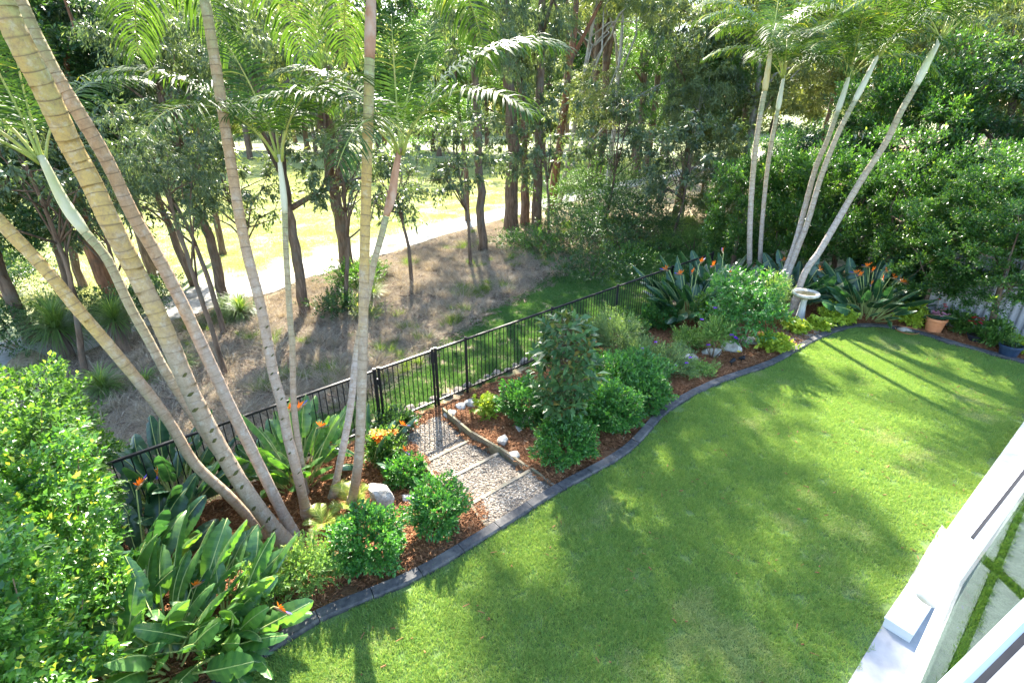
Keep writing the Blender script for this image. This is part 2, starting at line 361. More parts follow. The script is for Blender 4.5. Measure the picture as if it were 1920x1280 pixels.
def twigs(tips, out, tl, per, L, W, g, up=.5, spread=1.0, droop=0.0, fold=True, lv=.25, young=.25, base_t=None):
    """leafy twigs: `per` leaves set round each twig of length tl that ends at its tip"""
    N = len(tips); out = nrmz(out); base = np.repeat(tips, per, 0); o = np.repeat(out, per, 0)
    u = np.tile((np.arange(per) + .5) / per, N)[:, None] + g.normal(0, .06, (N * per, 1))
    tlv = np.repeat(g.uniform(.7, 1.3, (N, 1)) * tl, per, 0)
    pos = base - o * tlv * (1 - u)
    rd = nrmz(g.normal(0, 1, (N * per, 3))); side = nrmz(rd - o * np.sum(rd * o, 1, keepdims=True))
    d = o * (.35 + .5 * u) + side * spread * (1.05 - .4 * u) + np.array([0, 0, 1.]) * (up * .4 - droop)
    nn = np.array([0, 0, 1.]) + g.normal(0, .45, (N * per, 3)) + o * .35
    Lv = L * np.exp(g.normal(0, lv, N * per))
    V, F, q = leaf_geo(pos, d, nn, Lv, W * Lv / L, fold)
    bt = g.uniform(0, .5, N) if base_t is None else base_t
    t = np.clip(np.repeat(bt, per) + g.uniform(-.12, .25, N * per) + (u[:, 0] > .8) * np.repeat(g.random(N) < young, per) * .45, 0, 1)
    return V, F, np.repeat(t, q)
def blob_pts(n, rad, g, zlo=-.6, lump=.22, shell=.55, lf=2.2):
    """points in the outer part of a lumpy ellipsoid, with outward directions"""
    v = nrmz(g.normal(0, 1, (n * 2, 3))); v = v[v[:, 2] > zlo][:n]
    ph = g.uniform(0, 6, 6)
    k = 1 + lump * (np.sin(v[:, 0]*lf*2+ph[0]) * np.sin(v[:, 1]*lf*2+ph[1]) + .7*np.sin(v[:, 2]*lf*3+ph[2]+v[:, 0]*3) + .5*np.sin(v[:, 0]*lf*4+ph[3])*np.sin(v[:, 1]*lf*4+v[:, 2]*lf*3+ph[4]))
    r = k * (shell + (1 - shell) * np.sqrt(g.random(len(v)))); rad = np.array(rad)
    return v * r[:, None] * rad, nrmz(v / rad) + np.array([0, 0, .35])
def merge(parts):
    V = []; F = []; T = []; o = 0
    for v, f, t in parts: V.append(v); F.append(f + o); T.append(t); o += len(v)
    return np.concatenate(V), np.concatenate(F), np.concatenate(T)

SHRUB = {  # material, twig length, leaves per twig, leaf L, W, twigs per m2 of shell, up, spread, young, shell
    'box':   ('leaf_box', .10, 9, .040, .022, 420, .7, .9, .35, .70),
    'mid':   ('leaf_mid', .13, 8, .052, .026, 230, .6, .9, .25, .45),
    'light': ('leaf_light', .15, 10, .040, .016, 260, .7, .8, .35, .35),
    'grey':  ('leaf_grey', .16, 11, .034, .013, 300, .9, .7, .3, .35),
    'gold':  ('leaf_gold', .10, 7, .075, .050, 170, .3, 1.1, .35, .45),
    'dark':  ('leaf_dark', .14, 8, .055, .026, 260, .5, .9, .15, .55),
    'rhodo': ('leaf_box', .12, 8, .085, .026, 120, .3, 1.1, .25, .30),
    'fine':  ('leaf_light', .22, 16, .030, .008, 260, .8, .6, .5, .25),
    'olive': ('leaf_olive', .22, 12, .060, .018, 120, .4, .8, .3, .3),
}
def shrub(kind, base, rad, h, name, label, cat='shrub', group=None, seed=0, dens=1.0, lump=.22, stems=7, lean=(0, 0), lift=0.0):
    g = np.random.default_rng(seed * 13 + 5); mt, tl, per, L, W, dn, up, spr, yg, shell = SHRUB[kind]
    e = empty(name, base, label, cat, group)
    ry = rad * g.uniform(.88, 1.1); hz = (h - lift) / 2; area = 4 * math.pi * ((rad * ry + 2 * rad * hz) / 3)
    n = max(20, int(dn * area * dens)); p, o = blob_pts(n, (rad - tl*.4, ry - tl*.4, hz), g, -.85, lump, shell)
    p = p + np.array([lean[0], lean[1], lift + hz]); p[:, 2] = np.maximum(p[:, 2], .03)
    n2 = len(p)
    V, F, T = twigs(p, o, tl, per, L, W, g, up, spr, 0, True, young=yg)
    link('leaves', mesh_np(name + '_leaves', V, F, M[mt], T), e)
    mb = MB()
    for k in range(stems):
        q = Vector(p[g.integers(0, n2)]) * .9; q.z = abs(q.z); a = Vector((q.x * .12, q.y * .12, -.05)); m = a.lerp(q, .5) + Vector(g.normal(0, .04, 3)) * rad
        mb.tube([a, m, q], [.014 * (rad + .5), .009 * (rad + .5), .003], 5)
    mb.build('stems', M['twig'], e)
    return e
def petals(name, pts, size, mat, parent, g, n=5):
    pos = np.repeat(np.array(pts), n, 0); a = np.tile(np.arange(n) * 2 * np.pi / n, len(pts)) + np.repeat(g.uniform(0, 6, len(pts)), n)
    d = np.stack([np.cos(a), np.sin(a), g.uniform(.1, .5, len(a))], 1); nn = np.tile([0, 0, 1.], (len(a), 1)) + g.normal(0, .2, (len(a), 3))
    V, F, q = leaf_geo(pos, d, nn, size, size * .8, True)
    return link(name, mesh_np(name, V, F, mat, g.random(len(F))), parent)

# ---- trees
def crown_mesh(name, rad, n_clump, crad, per_clump, per, L, W, mat, seed, droop=.2, up=.3, tl=.35, fold=False, zlo=-.7, flat=.75, shell=.35, lump=.3):
    g = np.random.default_rng(seed); c, o = blob_pts(n_clump, rad, g, zlo, lump, shell)
    parts = []; tips = []; outs = []; bts = []
    for i in range(len(c)):
        k = g.uniform(.6, 1.3); m = int(per_clump * k); v = nrmz(g.normal(0, 1, (m, 3))) * (g.random((m, 1)) ** .45)
        tips.append(c[i] + v * np.array([1, 1, flat]) * crad * k); outs.append(v + o[i] * .3 + np.array([0, 0, .2 - droop])); bts.append(np.clip(g.uniform(0, .45) + g.normal(0, .08, m), 0, 1))
    tips = np.concatenate(tips); outs = np.concatenate(outs); bts = np.concatenate(bts)
    V, F, T = twigs(tips, outs, tl, per, L, W, g, up, .8, droop, fold, base_t=bts, young=.2)
    me = mesh_np(name, V, F, M[mat], T); return me, c
CR = {}
CR['gum'] = crown_mesh('crown_gum', (3.0, 3.0, 3.6), 85, .75, 34, 8, .17, .034, 'leaf_gum', 11, droop=.75, up=0, tl=.4)
CR['gum2'] = crown_mesh('crown_gum2', (3.4, 2.8, 3.0), 60, .85, 40, 8, .17, .036, 'leaf_olive', 12, droop=.6, up=0, tl=.45)
CR['wattle'] = crown_mesh('crown_wattle', (2.6, 2.6, 2.6), 75, .62, 46, 9, .10, .028, 'leaf_mid', 13, droop=.1, up=.5, tl=.3)
CR['lilly'] = crown_mesh('crown_lilly', (2.2, 2.2, 2.6), 110, .5, 52, 8, .085, .040, 'leaf_lilly', 14, droop=0, up=.6, tl=.25, shell=.6, zlo=-.9)
CR['sparse'] = crown_mesh('crown_sparse', (1.6, 1.6, 1.5), 46, .40, 16, 7, .10, .042, 'leaf_gum', 17, droop=.5, up=0, tl=.3, zlo=-.9)
CR['dense'] = crown_mesh('crown_dense', (3.2, 3.2, 4.0), 110, .85, 44, 7, .16, .065, 'leaf_dark', 15, droop=.1, up=.4, tl=.35, shell=.6, zlo=-.9)
CR['bush'] = crown_mesh('crown_bush', (3.4, 3.4, 3.6), 90, .85, 46, 7, .16, .055, 'leaf_olive', 16, droop=.2, up=.3, tl=.4, shell=.5, zlo=-.9)
def limb_tree(name, label, pts, r0, crown, cscale, cpos, cat='tree', group=None, bark='bark', limbs=7, seed=1, extra=(), r1=None, rot=None, crown_name='crown', low=()):
    """trunk through pts (world), crown of shared leaf mesh at cpos with limbs reaching into it"""
    pts = [Vector(p) for p in pts]; base = pts[0].copy()
    e = empty(name, base, label, cat, group); loc = [p - base for p in pts]; loc[0].z -= .15
    sm = resample(catmull(loc, 6), .35 if (pts[-1] - base).length < 9 else .6); n = len(sm); mb = MB(); g = np.random.default_rng(seed)
    for i in range(1, n - 1): sm[i] = sm[i] + Vector(g.normal(0, r0 * .13, 3))
    rr = [r0 * (1.25 if i == 0 else 1) * (1 - (1 - (r1 or r0 * .35) / r0) * (i / (n - 1)) ** .9) for i in range(n)]
    mb.tube(sm, rr, 9, jit=.16); mb.build('trunk', M[bark], e, smooth=True)
    cs = cscale if hasattr(cscale, '__len__') else (cscale,) * 3
    cp_ = Vector(cpos) - base; rz = g.uniform(0, 6.28) if rot is None else rot
    me, cl = CR[crown]; link(crown_name, me, e, cp_, (0, 0, rz), cs)
    for j, (lc, ls, lo) in enumerate(low): link('low_foliage', CR[lc][0], e, Vector(lo), (0, 0, rz + 2 * j + 1), ls if hasattr(ls, '__len__') else (ls,) * 3)
    lb = MB(); Mx = Matrix.Translation(cp_) @ Matrix.Rotation(rz, 4, 'Z') @ Matrix.Diagonal((cs[0], cs[1], cs[2], 1))
    idx = g.choice(len(cl), min(limbs, len(cl)), replace=False)
    for j, i in enumerate(idx):
        q = Mx @ Vector(cl[i]); k = int(n * g.uniform(.5, .92)); a = sm[min(k, n-1)]; r = rr[min(k, n-1)] * .6
        m1 = a.lerp(q, .4) + Vector(g.normal(0, .14, 3)) * (q - a).length * .6; m1.z += .1 * (q - a).length
        m2 = a.lerp(q, .75) + Vector(g.normal(0, .1, 3)) * (q - a).length * .5
        lb.tube([a, m1, m2, q], [r, r * .7, r * .45, r * .15], 6, jit=.1)
    for poly, ra, rb in extra:
        pl = resample(catmull([Vector(p) - base for p in poly], 5), .25); lb.tube(pl, [ra + (rb - ra) * i / (len(pl) - 1) for i in range(len(pl))], 7, jit=.15)
    if lb.v: lb.build('branches', M[bark], e, smooth=True)
    return e
def copy_tree(o, parent=None):
    c = o.copy(); COL.objects.link(c); c.parent = parent
    for ch in [x for x in bpy.data.objects if x.parent == o]: copy_tree(ch, c)
    return c

# ---- scatter of uncountable stuff (geometry-node instances of small patches)
def scatter(name, pts, rots, scl, patches, label, cat, mat=None, pick=None):
    me = bpy.data.meshes.new(name); me.from_pydata([tuple(p) for p in pts], [], [])
    a = me.attributes.new('rot', 'FLOAT_VECTOR', 'POINT'); a.data.foreach_set('vector', np.asarray(rots, np.float32).ravel())
    a = me.attributes.new('scl', 'FLOAT', 'POINT'); a.data.foreach_set('value', np.asarray(scl, np.float32))
    a = me.attributes.new('pick', 'INT', 'POINT'); a.data.foreach_set('value', (rg.integers(0, len(patches), len(pts)) if pick is None else pick).astype(np.int32))
    o = bpy.data.objects.new(name, me); COL.objects.link(o)
    ng = bpy.data.node_groups.new(name + '_nodes', 'GeometryNodeTree')
    ng.interface.new_socket('Geometry', in_out='INPUT', socket_type='NodeSocketGeometry'); ng.interface.new_socket('Geometry', in_out='OUTPUT', socket_type='NodeSocketGeometry')
    N = ng.nodes.new; gi = N('NodeGroupInput'); go = N('NodeGroupOutput'); iop = N('GeometryNodeInstanceOnPoints')
    m2p = N('GeometryNodeMeshToPoints'); ng.links.new(gi.outputs[0], m2p.inputs[0]); ng.links.new(m2p.outputs[0], iop.inputs['Points'])
    jg = N('GeometryNodeJoinGeometry')
    for pm in reversed(patches):
        src = bpy.data.objects.new(name + '_patch', pm); oi = N('GeometryNodeObjectInfo'); oi.inputs['Object'].default_value = src
        oi.inputs['As Instance'].default_value = True; ng.links.new(oi.outputs['Geometry'], jg.inputs[0])
    ng.links.new(jg.outputs[0], iop.inputs['Instance']); iop.inputs['Pick Instance'].default_value = True
    def attr(nm, ty):
        x = N('GeometryNodeInputNamedAttribute'); x.data_type = ty; x.inputs['Name'].default_value = nm; return [q for q in x.outputs if q.enabled][0]
    e2r = N('FunctionNodeEulerToRotation'); ng.links.new(attr('rot', 'FLOAT_VECTOR'), e2r.inputs[0]); ng.links.new(e2r.outputs[0], iop.inputs['Rotation'])
    ng.links.new(attr('scl', 'FLOAT'), iop.inputs['Scale']); ng.links.new(attr('pick', 'INT'), iop.inputs['Instance Index'])
    ng.links.new(iop.outputs[0], go.inputs[0])
    md = o.modifiers.new('scatter', 'NODES'); md.node_group = ng
    tag(o, label, cat, None, 'stuff'); return o
def blade_patch(name, n, size, h, w, mat, seed, lean=.45, hv=.3, tr=(0, 1), tuft=0):
    g = np.random.default_rng(seed); xy = g.uniform(-size / 2, size / 2, (n, 2))
    if tuft: c = g.uniform(-size / 2, size / 2, (tuft, 2)); xy = c[g.integers(0, tuft, n)] + g.normal(0, .012, (n, 2))
    hh = h * np.exp(g.normal(0, hv, n)); ln = g.normal(0, lean, (n, 2)) * hh[:, None]; a = g.uniform(0, 6.28, n)
    sx = np.stack([np.cos(a), np.sin(a)], 1) * w / 2
    b1 = np.c_[xy - sx, np.zeros(n)]; b2 = np.c_[xy + sx, np.zeros(n)]; m1 = np.c_[xy - sx*.8 + ln*.4, hh*.6]; m2 = np.c_[xy + sx*.8 + ln*.4, hh*.6]; t = np.c_[xy + ln, hh]
    V = np.stack([b1, b2, m2, t, m1], 1).reshape(-1, 3); k = np.arange(n)[:, None] * 5
    F = np.concatenate([k + [[0, 1, 2]], k + [[0, 2, 4]], k + [[4, 2, 3]]], 1).reshape(-1, 3)
    tt = np.clip(g.beta(1.6, 2.4, n) * (tr[1] - tr[0]) + tr[0], 0, 1); return mesh_np(name, V, F, M[mat], np.repeat(tt, 3))
def chip_patch(name, n, size, L, W, mat, seed, flat=.25, hz=.03):
    g = np.random.default_rng(seed); c = np.c_[g.uniform(-size/2, size/2, (n, 2)), g.uniform(0, hz, n)]
    d = nrmz(np.c_[g.normal(0, 1, (n, 2)), g.normal(0, flat, n)]); s = nrmz(np.cross(d, np.array([0, 0, 1.]) + g.normal(0, .5, (n, 3)))); u = np.cross(s, d)
    l = (L * np.exp(g.normal(0, .45, n)))[:, None] / 2; w = (W * np.exp(g.normal(0, .3, n)))[:, None] / 2; h = w * .35
    V = np.stack([c - d*l - s*w, c + d*l - s*w*.6, c + d*l*.9 + s*w, c - d*l + s*w*.8, c - d*l*.9 + u*h*2, c + d*l*.8 + u*h*2], 1).reshape(-1, 3)
    k = np.arange(n)[:, None] * 6; F = np.concatenate([k + [[0, 1, 5, 4]], k + [[3, 4, 5, 2]], k + [[0, 3, 2, 1]]], 1).reshape(-1, 4)
    return mesh_np(name, V, F, M[mat], np.repeat(g.beta(1.3, 2.2, n), 3))
def pebble_patch(name, n, size, r, mat, seed):
    g = np.random.default_rng(seed)
    oc = np.array([[1,0,0],[0,1,0],[-1,0,0],[0,-1,0],[0,0,1],[.7,.7,.5],[-.7,.7,.5],[-.7,-.7,.5],[.7,-.7,.5]], float)
    of = np.array([[0,5,8],[1,6,5],[2,7,6],[3,8,7],[0,1,5],[1,2,6],[2,3,7],[3,0,8],[5,6,4],[6,7,4],[7,8,4],[8,5,4]])
    c = np.c_[g.uniform(-size/2, size/2, (n, 2)), g.uniform(0, r * 1.0, n)]; a = g.uniform(0, 6.28, n); rr = r * np.exp(g.normal(0, .35, n))
    sx, sy, sz = rr * g.uniform(.8, 1.4, n), rr * g.uniform(.6, 1, n), rr * g.uniform(.4, .8, n)
    v = oc[None] * (1 + g.normal(0, .1, (n, 9, 1))) * np.stack([sx, sy, sz], 1)[:, None]; ca, sa = np.cos(a)[:, None], np.sin(a)[:, None]
    V = np.stack([v[..., 0]*ca - v[..., 1]*sa, v[..., 0]*sa + v[..., 1]*ca, v[..., 2]], -1) + c[:, None]
    F = (of[None] + (np.arange(n) * 9)[:, None, None]).reshape(-1, 3)
    return mesh_np(name, V.reshape(-1, 3), F, M[mat], np.repeat(g.random(n), 12), smooth=True)
def grid_pts(x0, x1, y0, y1, step, jit=.5):
    xs, ys = np.meshgrid(np.arange(x0, x1, step), np.arange(y0, y1, step)); p = np.c_[xs.ravel(), ys.ravel()]
    return p + rg.uniform(-jit * step, jit * step, p.shape)
def on_ground(p, off=0.0):
    z = gz(p[:, 0], p[:, 1]); e = .08; nx = -(gz(p[:, 0] + e, p[:, 1]) - z) / e; ny = -(gz(p[:, 0], p[:, 1] + e) - z) / e
    rot = []
    for a, b in zip(nx, ny):
        q = Vector((max(-.5, min(.5, float(a))), max(-.5, min(.5, float(b))), 1)).to_track_quat('Z', 'Y') @ Euler((0, 0, rnd.uniform(0, 6.28))).to_quaternion(); rot.append(tuple(q.to_euler()))
    return np.c_[p, z + off], rot
def visible(p, m=.08, z=0.0):     # ground the photograph can see, with a margin for views a step to the side
    d = p[:, 1] * cp + (CAMZ - z) * sp; u = (p[:, 1] * sp - (CAMZ - z) * cp) / d; x = p[:, 0] / d
    return (d > 0) & (abs(x) < .96 + m) & (u < .64 + m) & (u > -.64 - m)
# ================================================================ THE GROUND
PATH = catmull([(-22, -4, 0), (-15, 5.5, 0), (-9.5, 14.3, 0), (-7.0, 18.4, 0), (-1.6, 26.8, 0), (8.4, 39.5, 0), (14, 46.5, 0), (36, 72, 0), (80, 118, 0)], 6)
PN = np.array([[p.x, p.y] for p in PATH])
def beyond_path(x, y): return np.interp(x, PN[:, 0], PN[:, 1]) < np.asarray(y)
fx = np.arange(-14, 19.01, .15); fy = np.arange(-2, 27.01, .15)
XS = np.concatenate([-14 - np.geomspace(.6, 500, 22)[::-1], fx, 19 + np.geomspace(.6, 500, 22)])
YS = np.concatenate([[-60, -30, -12, -5], fy, 27 + np.geomspace(.6, 700, 26)])
gx, gy = np.meshgrid(XS, YS); zz = np.zeros(gx.shape)
zz.ravel()[:] = gz(gx.ravel(), gy.ravel())
nx_, ny_ = len(XS), len(YS)
cx = (XS[:-1] + XS[1:]) / 2; cy = (YS[:-1] + YS[1:]) / 2; ccx, ccy = np.meshgrid(cx, cy); ccx, ccy = ccx.ravel(), ccy.ravel()
lawn_m = lawnside(ccx, ccy); f_m = fside(ccx, ccy) > -.05; s_m = sside(ccx, ccy) > 0
patio_m = ((ccx - PA.x) * pnor.x + (ccy - PA.y) * pnor.y) > 0
bed_m = (~lawn_m) & (~f_m) & (~s_m) & (~patio_m)
field_m = beyond_path(ccx, ccy) & f_m
ii = np.arange((nx_ - 1) * (ny_ - 1)); r_, c_ = ii // (nx_ - 1), ii % (nx_ - 1)
FQ = np.stack([r_ * nx_ + c_, r_ * nx_ + c_ + 1, (r_ + 1) * nx_ + c_ + 1, (r_ + 1) * nx_ + c_], 1)
step_m = inpoly(gx.ravel(), gy.ravel(), STEP)
def sub_ground(name, mask, mat, dz, label):
    F = FQ[mask]; used, inv = np.unique(F, return_inverse=True)
    V = np.stack([gx.ravel()[used], gy.ravel()[used], (zz.ravel() + dz - .22 * step_m)[used]], 1)
    return tag(link(name, mesh_np(name, V, inv.reshape(F.shape), M[mat], smooth=True)), label, kind='structure')
sub_ground('ground', ~(bed_m | field_m) & ~patio_m & ~lawn_m, 'outer', 0, 'dry leaf littered bushland ground beyond the black fence')
sub_ground('garden_bed', bed_m, 'mulch_ground', 0, 'red brown bark mulch of the garden bed')
sub_ground('field', field_m, 'field', 0, 'sunlit mown grass field beyond the footpath')
# lawn sheet
lawn_poly = [Vector((x, y, 0.0)) for x, y in LAWN]
bm_ = MB(); bm_.add(lawn_poly, [tuple(range(len(lawn_poly)))]); tag(bm_.build('lawn', M['turf_ground']), 'mown green lawn', kind='structure')
# footpath ribbon
pv = []; 
for i, p in enumerate(PATH):
    d = (PATH[min(i+1, len(PATH)-1)] - PATH[max(i-1, 0)]).normalized(); n = Vector((-d.y, d.x, 0))
    for s in (-.95, .95): q = p + n * s; pv.append((q.x, q.y, gz1(q.x, q.y) + .03))
pb = MB(); pb.add(pv, [(2*i, 2*i+1, 2*i+3, 2*i+2) for i in range(len(PATH)-1)]); tag(pb.build('footpath', M['path']), 'pale concrete footpath along the field', kind='structure')

# turf, mulch, straw, wild grass
def aa(p): return (p[:, 0] - PA.x) * pdir.x + (p[:, 1] - PA.y) * pdir.y
def bb(p): return (p[:, 0] - PA.x) * pnor.x + (p[:, 1] - PA.y) * pnor.y
p = grid_pts(-4, 13, 1.5, 13.5, .16); p = p[lawnside(p[:, 0], p[:, 1]) & visible(p) & (bb(p) < np.where(aa(p) < 3.07, -.10, .0415 * (aa(p) - .9) - .08)) & (dist_poly(p[:, 0], p[:, 1], KN) > .045)]
tp = [blade_patch('turf_patch', 620, .26, .030, .0042, 'turf', 20 + k, lean=.55) for k in range(4)]
def vn(x, y, s): return np.array([noise.noise(Vector((a * s, b * s, 3.1))) for a, b in zip(x, y)])
dn = vn(p[:, 0], p[:, 1], .8) * .7 + vn(p[:, 0], p[:, 1], 2.6) * .5; w1 = Z(1430, 1210); w2 = Z(1120, 1010); w3 = Z(1560, 1010)
dn += .45 * np.exp(-((p[:, 0] - w1.x) ** 2 + (p[:, 1] - w1.y) ** 2) / .35) + .3 * np.exp(-((p[:, 0] - w2.x) ** 2 + (p[:, 1] - w2.y) ** 2) / .5) + .25 * np.exp(-((p[:, 0] - w3.x) ** 2 + (p[:, 1] - w3.y) ** 2) / .8)
tp += [blade_patch('dry_turf_patch', 560, .26, .026, .0042, 'dryturf', 26 + k, lean=.7) for k in range(2)]
pk = np.where(dn + rg.normal(0, .10, len(p)) > .40, 4 + rg.integers(0, 2, len(p)), rg.integers(0, 4, len(p)))
scatter('turf', np.c_[p, np.zeros(len(p))], np.c_[np.zeros((len(p), 2)), rg.uniform(0, 6.28, len(p))], rg.uniform(.85, 1.15, len(p)), tp, 'short soft grass of the lawn', None, pick=pk)
p = grid_pts(-6, 13.5, 2, 16, .17); m = (~lawnside(p[:, 0], p[:, 1])) & (fside(p[:, 0], p[:, 1]) < -.06) & (sside(p[:, 0], p[:, 1]) < -.05) & ~inpoly(p[:, 0], p[:, 1], STEP) & visible(p)
m &= ((p[:, 0] - PA.x) * pnor.x + (p[:, 1] - PA.y) * pnor.y) < -.1
m &= (dist_poly(p[:, 0], p[:, 1], KN) > .2); p = p[m]; q, rt = on_ground(p, .005)
chips = [chip_patch('chip_patch', 150, .26, .045, .012, 'chip', 30 + k) for k in range(4)]
scatter('bark_mulch', q, rt, rg.uniform(.8, 1.2, len(q)), chips, 'reddish bark chips covering the garden bed', None)
# outside: straw and litter on the bank, rough grass strip along the fence
def vn(x, y, s): return np.array([noise.noise(Vector((a * s, b * s, 3.1))) for a, b in zip(x, y)])
p = grid_pts(-15, 12, 3.5, 27, .26); f = fside(p[:, 0], p[:, 1]); m = (f > .15) & ~beyond_path(p[:, 0], p[:, 1]) & (dist_poly(p[:, 0], p[:, 1], PN) > 1.2) & visible(p); p = p[m]; f = f[m]
nzz = vn(p[:, 0], p[:, 1], .55); width = np.interp(p[:, 0], [-6, -3, -1, 1, 4, 8], [.2, 1.3, 3.0, 4.2, 5.0, 5.0])
green = f + nzz * .8 < width
wild = (~green) & (nzz + vn(p[:, 0], p[:, 1], 1.4) * .5 + np.clip((p[:, 0] - 1) * .06, 0, .4) > .22)
st = (~green) & (rg.random(len(p)) < .95)
q, rt = on_ground(p[green], 0); scatter('verge_grass', q, rt, rg.uniform(.9, 1.3, len(q)), [blade_patch('verge_patch', 520, .36, .045, .006, 'verge', 40 + k, lean=.6, tr=(0, .75)) for k in range(3)], 'rough mown grass strip beside the black fence', None)
q, rt = on_ground(p[st], 0); scatter('dry_litter', q, rt, rg.uniform(.8, 1.3, len(q)), [blade_patch('straw_patch', 330, .36, .06, .006, 'straw', 50 + k, lean=1.7, hv=.5) for k in range(4)], 'dry straw and leaf litter on the bank beyond the fence', None)
q, rt = on_ground(p[wild], 0); q = q[rg.random(len(q)) < .8]; rt = rt[:len(q)]
kp_ = rg.random(len(q)) < .5; q = q[kp_]; rt = [r__ for r__, k__ in zip(rt, kp_) if k__]
scatter('wild_grass', q, rt, rg.uniform(.5, 1.2, len(q)), [blade_patch('tuft_patch', 200, .34, .20, .007, 'wildgrass', 60 + k, lean=.7, tuft=5) for k in range(4)], 'long wild grass tufts scattered over the bank', None)
p = grid_pts(-14, 5, 4, 22, .42); f = fside(p[:, 0], p[:, 1]); k_ = (f > 1.0) & ~beyond_path(p[:, 0], p[:, 1]) & (dist_poly(p[:, 0], p[:, 1], PN) > 1.3) & visible(p) & (vn(p[:, 0], p[:, 1], .9) > -.12); k_ &= f > np.interp(p[:, 0], [-6, -3, 0, 3, 8], [.4, 1.6, 3.8, 5, 5.2]); q, rt = on_ground(p[k_], 0)
scatter('dry_tufts', q, rt, rg.uniform(.6, 1.5, len(q)), [blade_patch('dry_tuft_patch', 150, .26, .17, .006, 'straw', 160 + k, lean=.9, tuft=4) for k in range(4)], 'dry straw coloured grass tufts on the sunny bank', None)
p = grid_pts(-32, 22, 8, 60, .8); m = beyond_path(p[:, 0], p[:, 1]) & (dist_poly(p[:, 0], p[:, 1], PN) > 1.3) & visible(p) ; p = p[m]
q = np.c_[p, np.full(len(p), -.42)]; scatter('field_grass', q, np.c_[np.zeros((len(p), 2)), rg.uniform(0, 6.28, len(p))], rg.uniform(.9, 1.2, len(p)),
        [blade_patch('field_patch', 620, 1.1, .04, .012, 'fieldgrass', 70 + k, lean=.8) for k in range(3)], 'short bright grass of the field', None)

p = grid_pts(-3, 12, 2, 12.5, .42); p = p[lawnside(p[:, 0], p[:, 1]) & visible(p) & (bb(p) < -.1) & (rg.random(len(p)) < .35)]
scatter('fallen_leaves', np.c_[p, np.full(len(p), .024)], np.c_[np.zeros((len(p), 2)), rg.uniform(0, 6.28, len(p))], np.ones(len(p)), [chip_patch('fallen_leaf_patch', 3, .35, .045, .016, 'chip', 120 + k, hz=.006) for k in range(4)], 'a few fallen leaves scattered on the lawn', None)
p = grid_pts(-15, 8, 3.5, 24, .34); f = fside(p[:, 0], p[:, 1]); p = p[(f > .3) & ~beyond_path(p[:, 0], p[:, 1]) & (dist_poly(p[:, 0], p[:, 1], PN) > 1.2) & visible(p) & (f > np.interp(p[:, 0], [-6, -3, 0, 3, 8], [0, 1.2, 3.2, 4.6, 5]))]; q, rt = on_ground(p, .02)
M['litter'] = leafm('leaf_litter', (.16, .10, .07), (.46, .36, .26), (1, 1, 1), .03, .8, .15, tip=(.66, .58, .46))
scatter('leaf_litter', q, rt, rg.uniform(.8, 1.3, len(q)), [chip_patch('litter_patch', 70, .42, .075, .016, 'litter', 130 + k, hz=.05, flat=.4) for k in range(4)], 'fallen leaves and bark strips littering the bank', None)
for i, (px, py, ln) in enumerate([(520, 640, .9), (610, 705, .7), (780, 560, 1.2), (450, 680, .8), (700, 640, .6), (850, 590, .8)]):
    b = G(px, py); mb = MB(); a = rnd.uniform(0, 3.1); d = Vector((math.cos(a), math.sin(a), 0)); mb.tube([d * -ln * .5 + Vector((0, 0, .04)), Vector((0, .05, .07)), d * ln * .5 + Vector((.05, 0, .05))], [.018, .014, .006], 6, jit=.2); mb.tube([Vector((0, .05, .07)), d * ln * .3 + Vector((.1, .14, .12))], [.009, .003], 5)
    tag(mb.build('fallen_branch', M['greybark'] if i % 2 else M['bark'], loc=b), 'fallen dry stick lying on the straw covered bank', 'branch', 'fallen sticks on the bank')

# ================================================================ GARDEN KERB
kp = resample(KERB, .14); e = empty('garden_edging', kp[0], 'dark concrete garden edging curving between lawn and mulch bed', 'edging')
i = 0; L_ = len(kp)
while i < L_ - 1:
    j = min(i + 4, L_ - 1); mb = MB(); vs = []
    for k in range(i, j + 1):
        d = (kp[min(k+1, L_-1)] - kp[max(k-1, 0)]).normalized(); n = Vector((-d.y, d.x, 0)); c = kp[k] + d * (.004 if k == i else (-.004 if k == j else 0)) - kp[0]
        jz = rnd.uniform(-.002, .002)
        for off, z in ((0, -.1), (.0, .035), (.018, .052 + jz), (.135, .058 + jz), (.15, .04), (.15, -.1)): vs.append(c + n * off + Vector((0, 0, z)))
    nseg = j - i; fs = [(a*6+b, (a+1)*6+b, (a+1)*6+b+1, a*6+b+1) for a in range(nseg) for b in range(5)] + [(0,1,2,3,4,5), tuple(nseg*6+b for b in (5,4,3,2,1,0))]
    mb.add(vs, [f[::-1] for f in fs]); mb.build('edging_block', M['concrete'], e); i = j

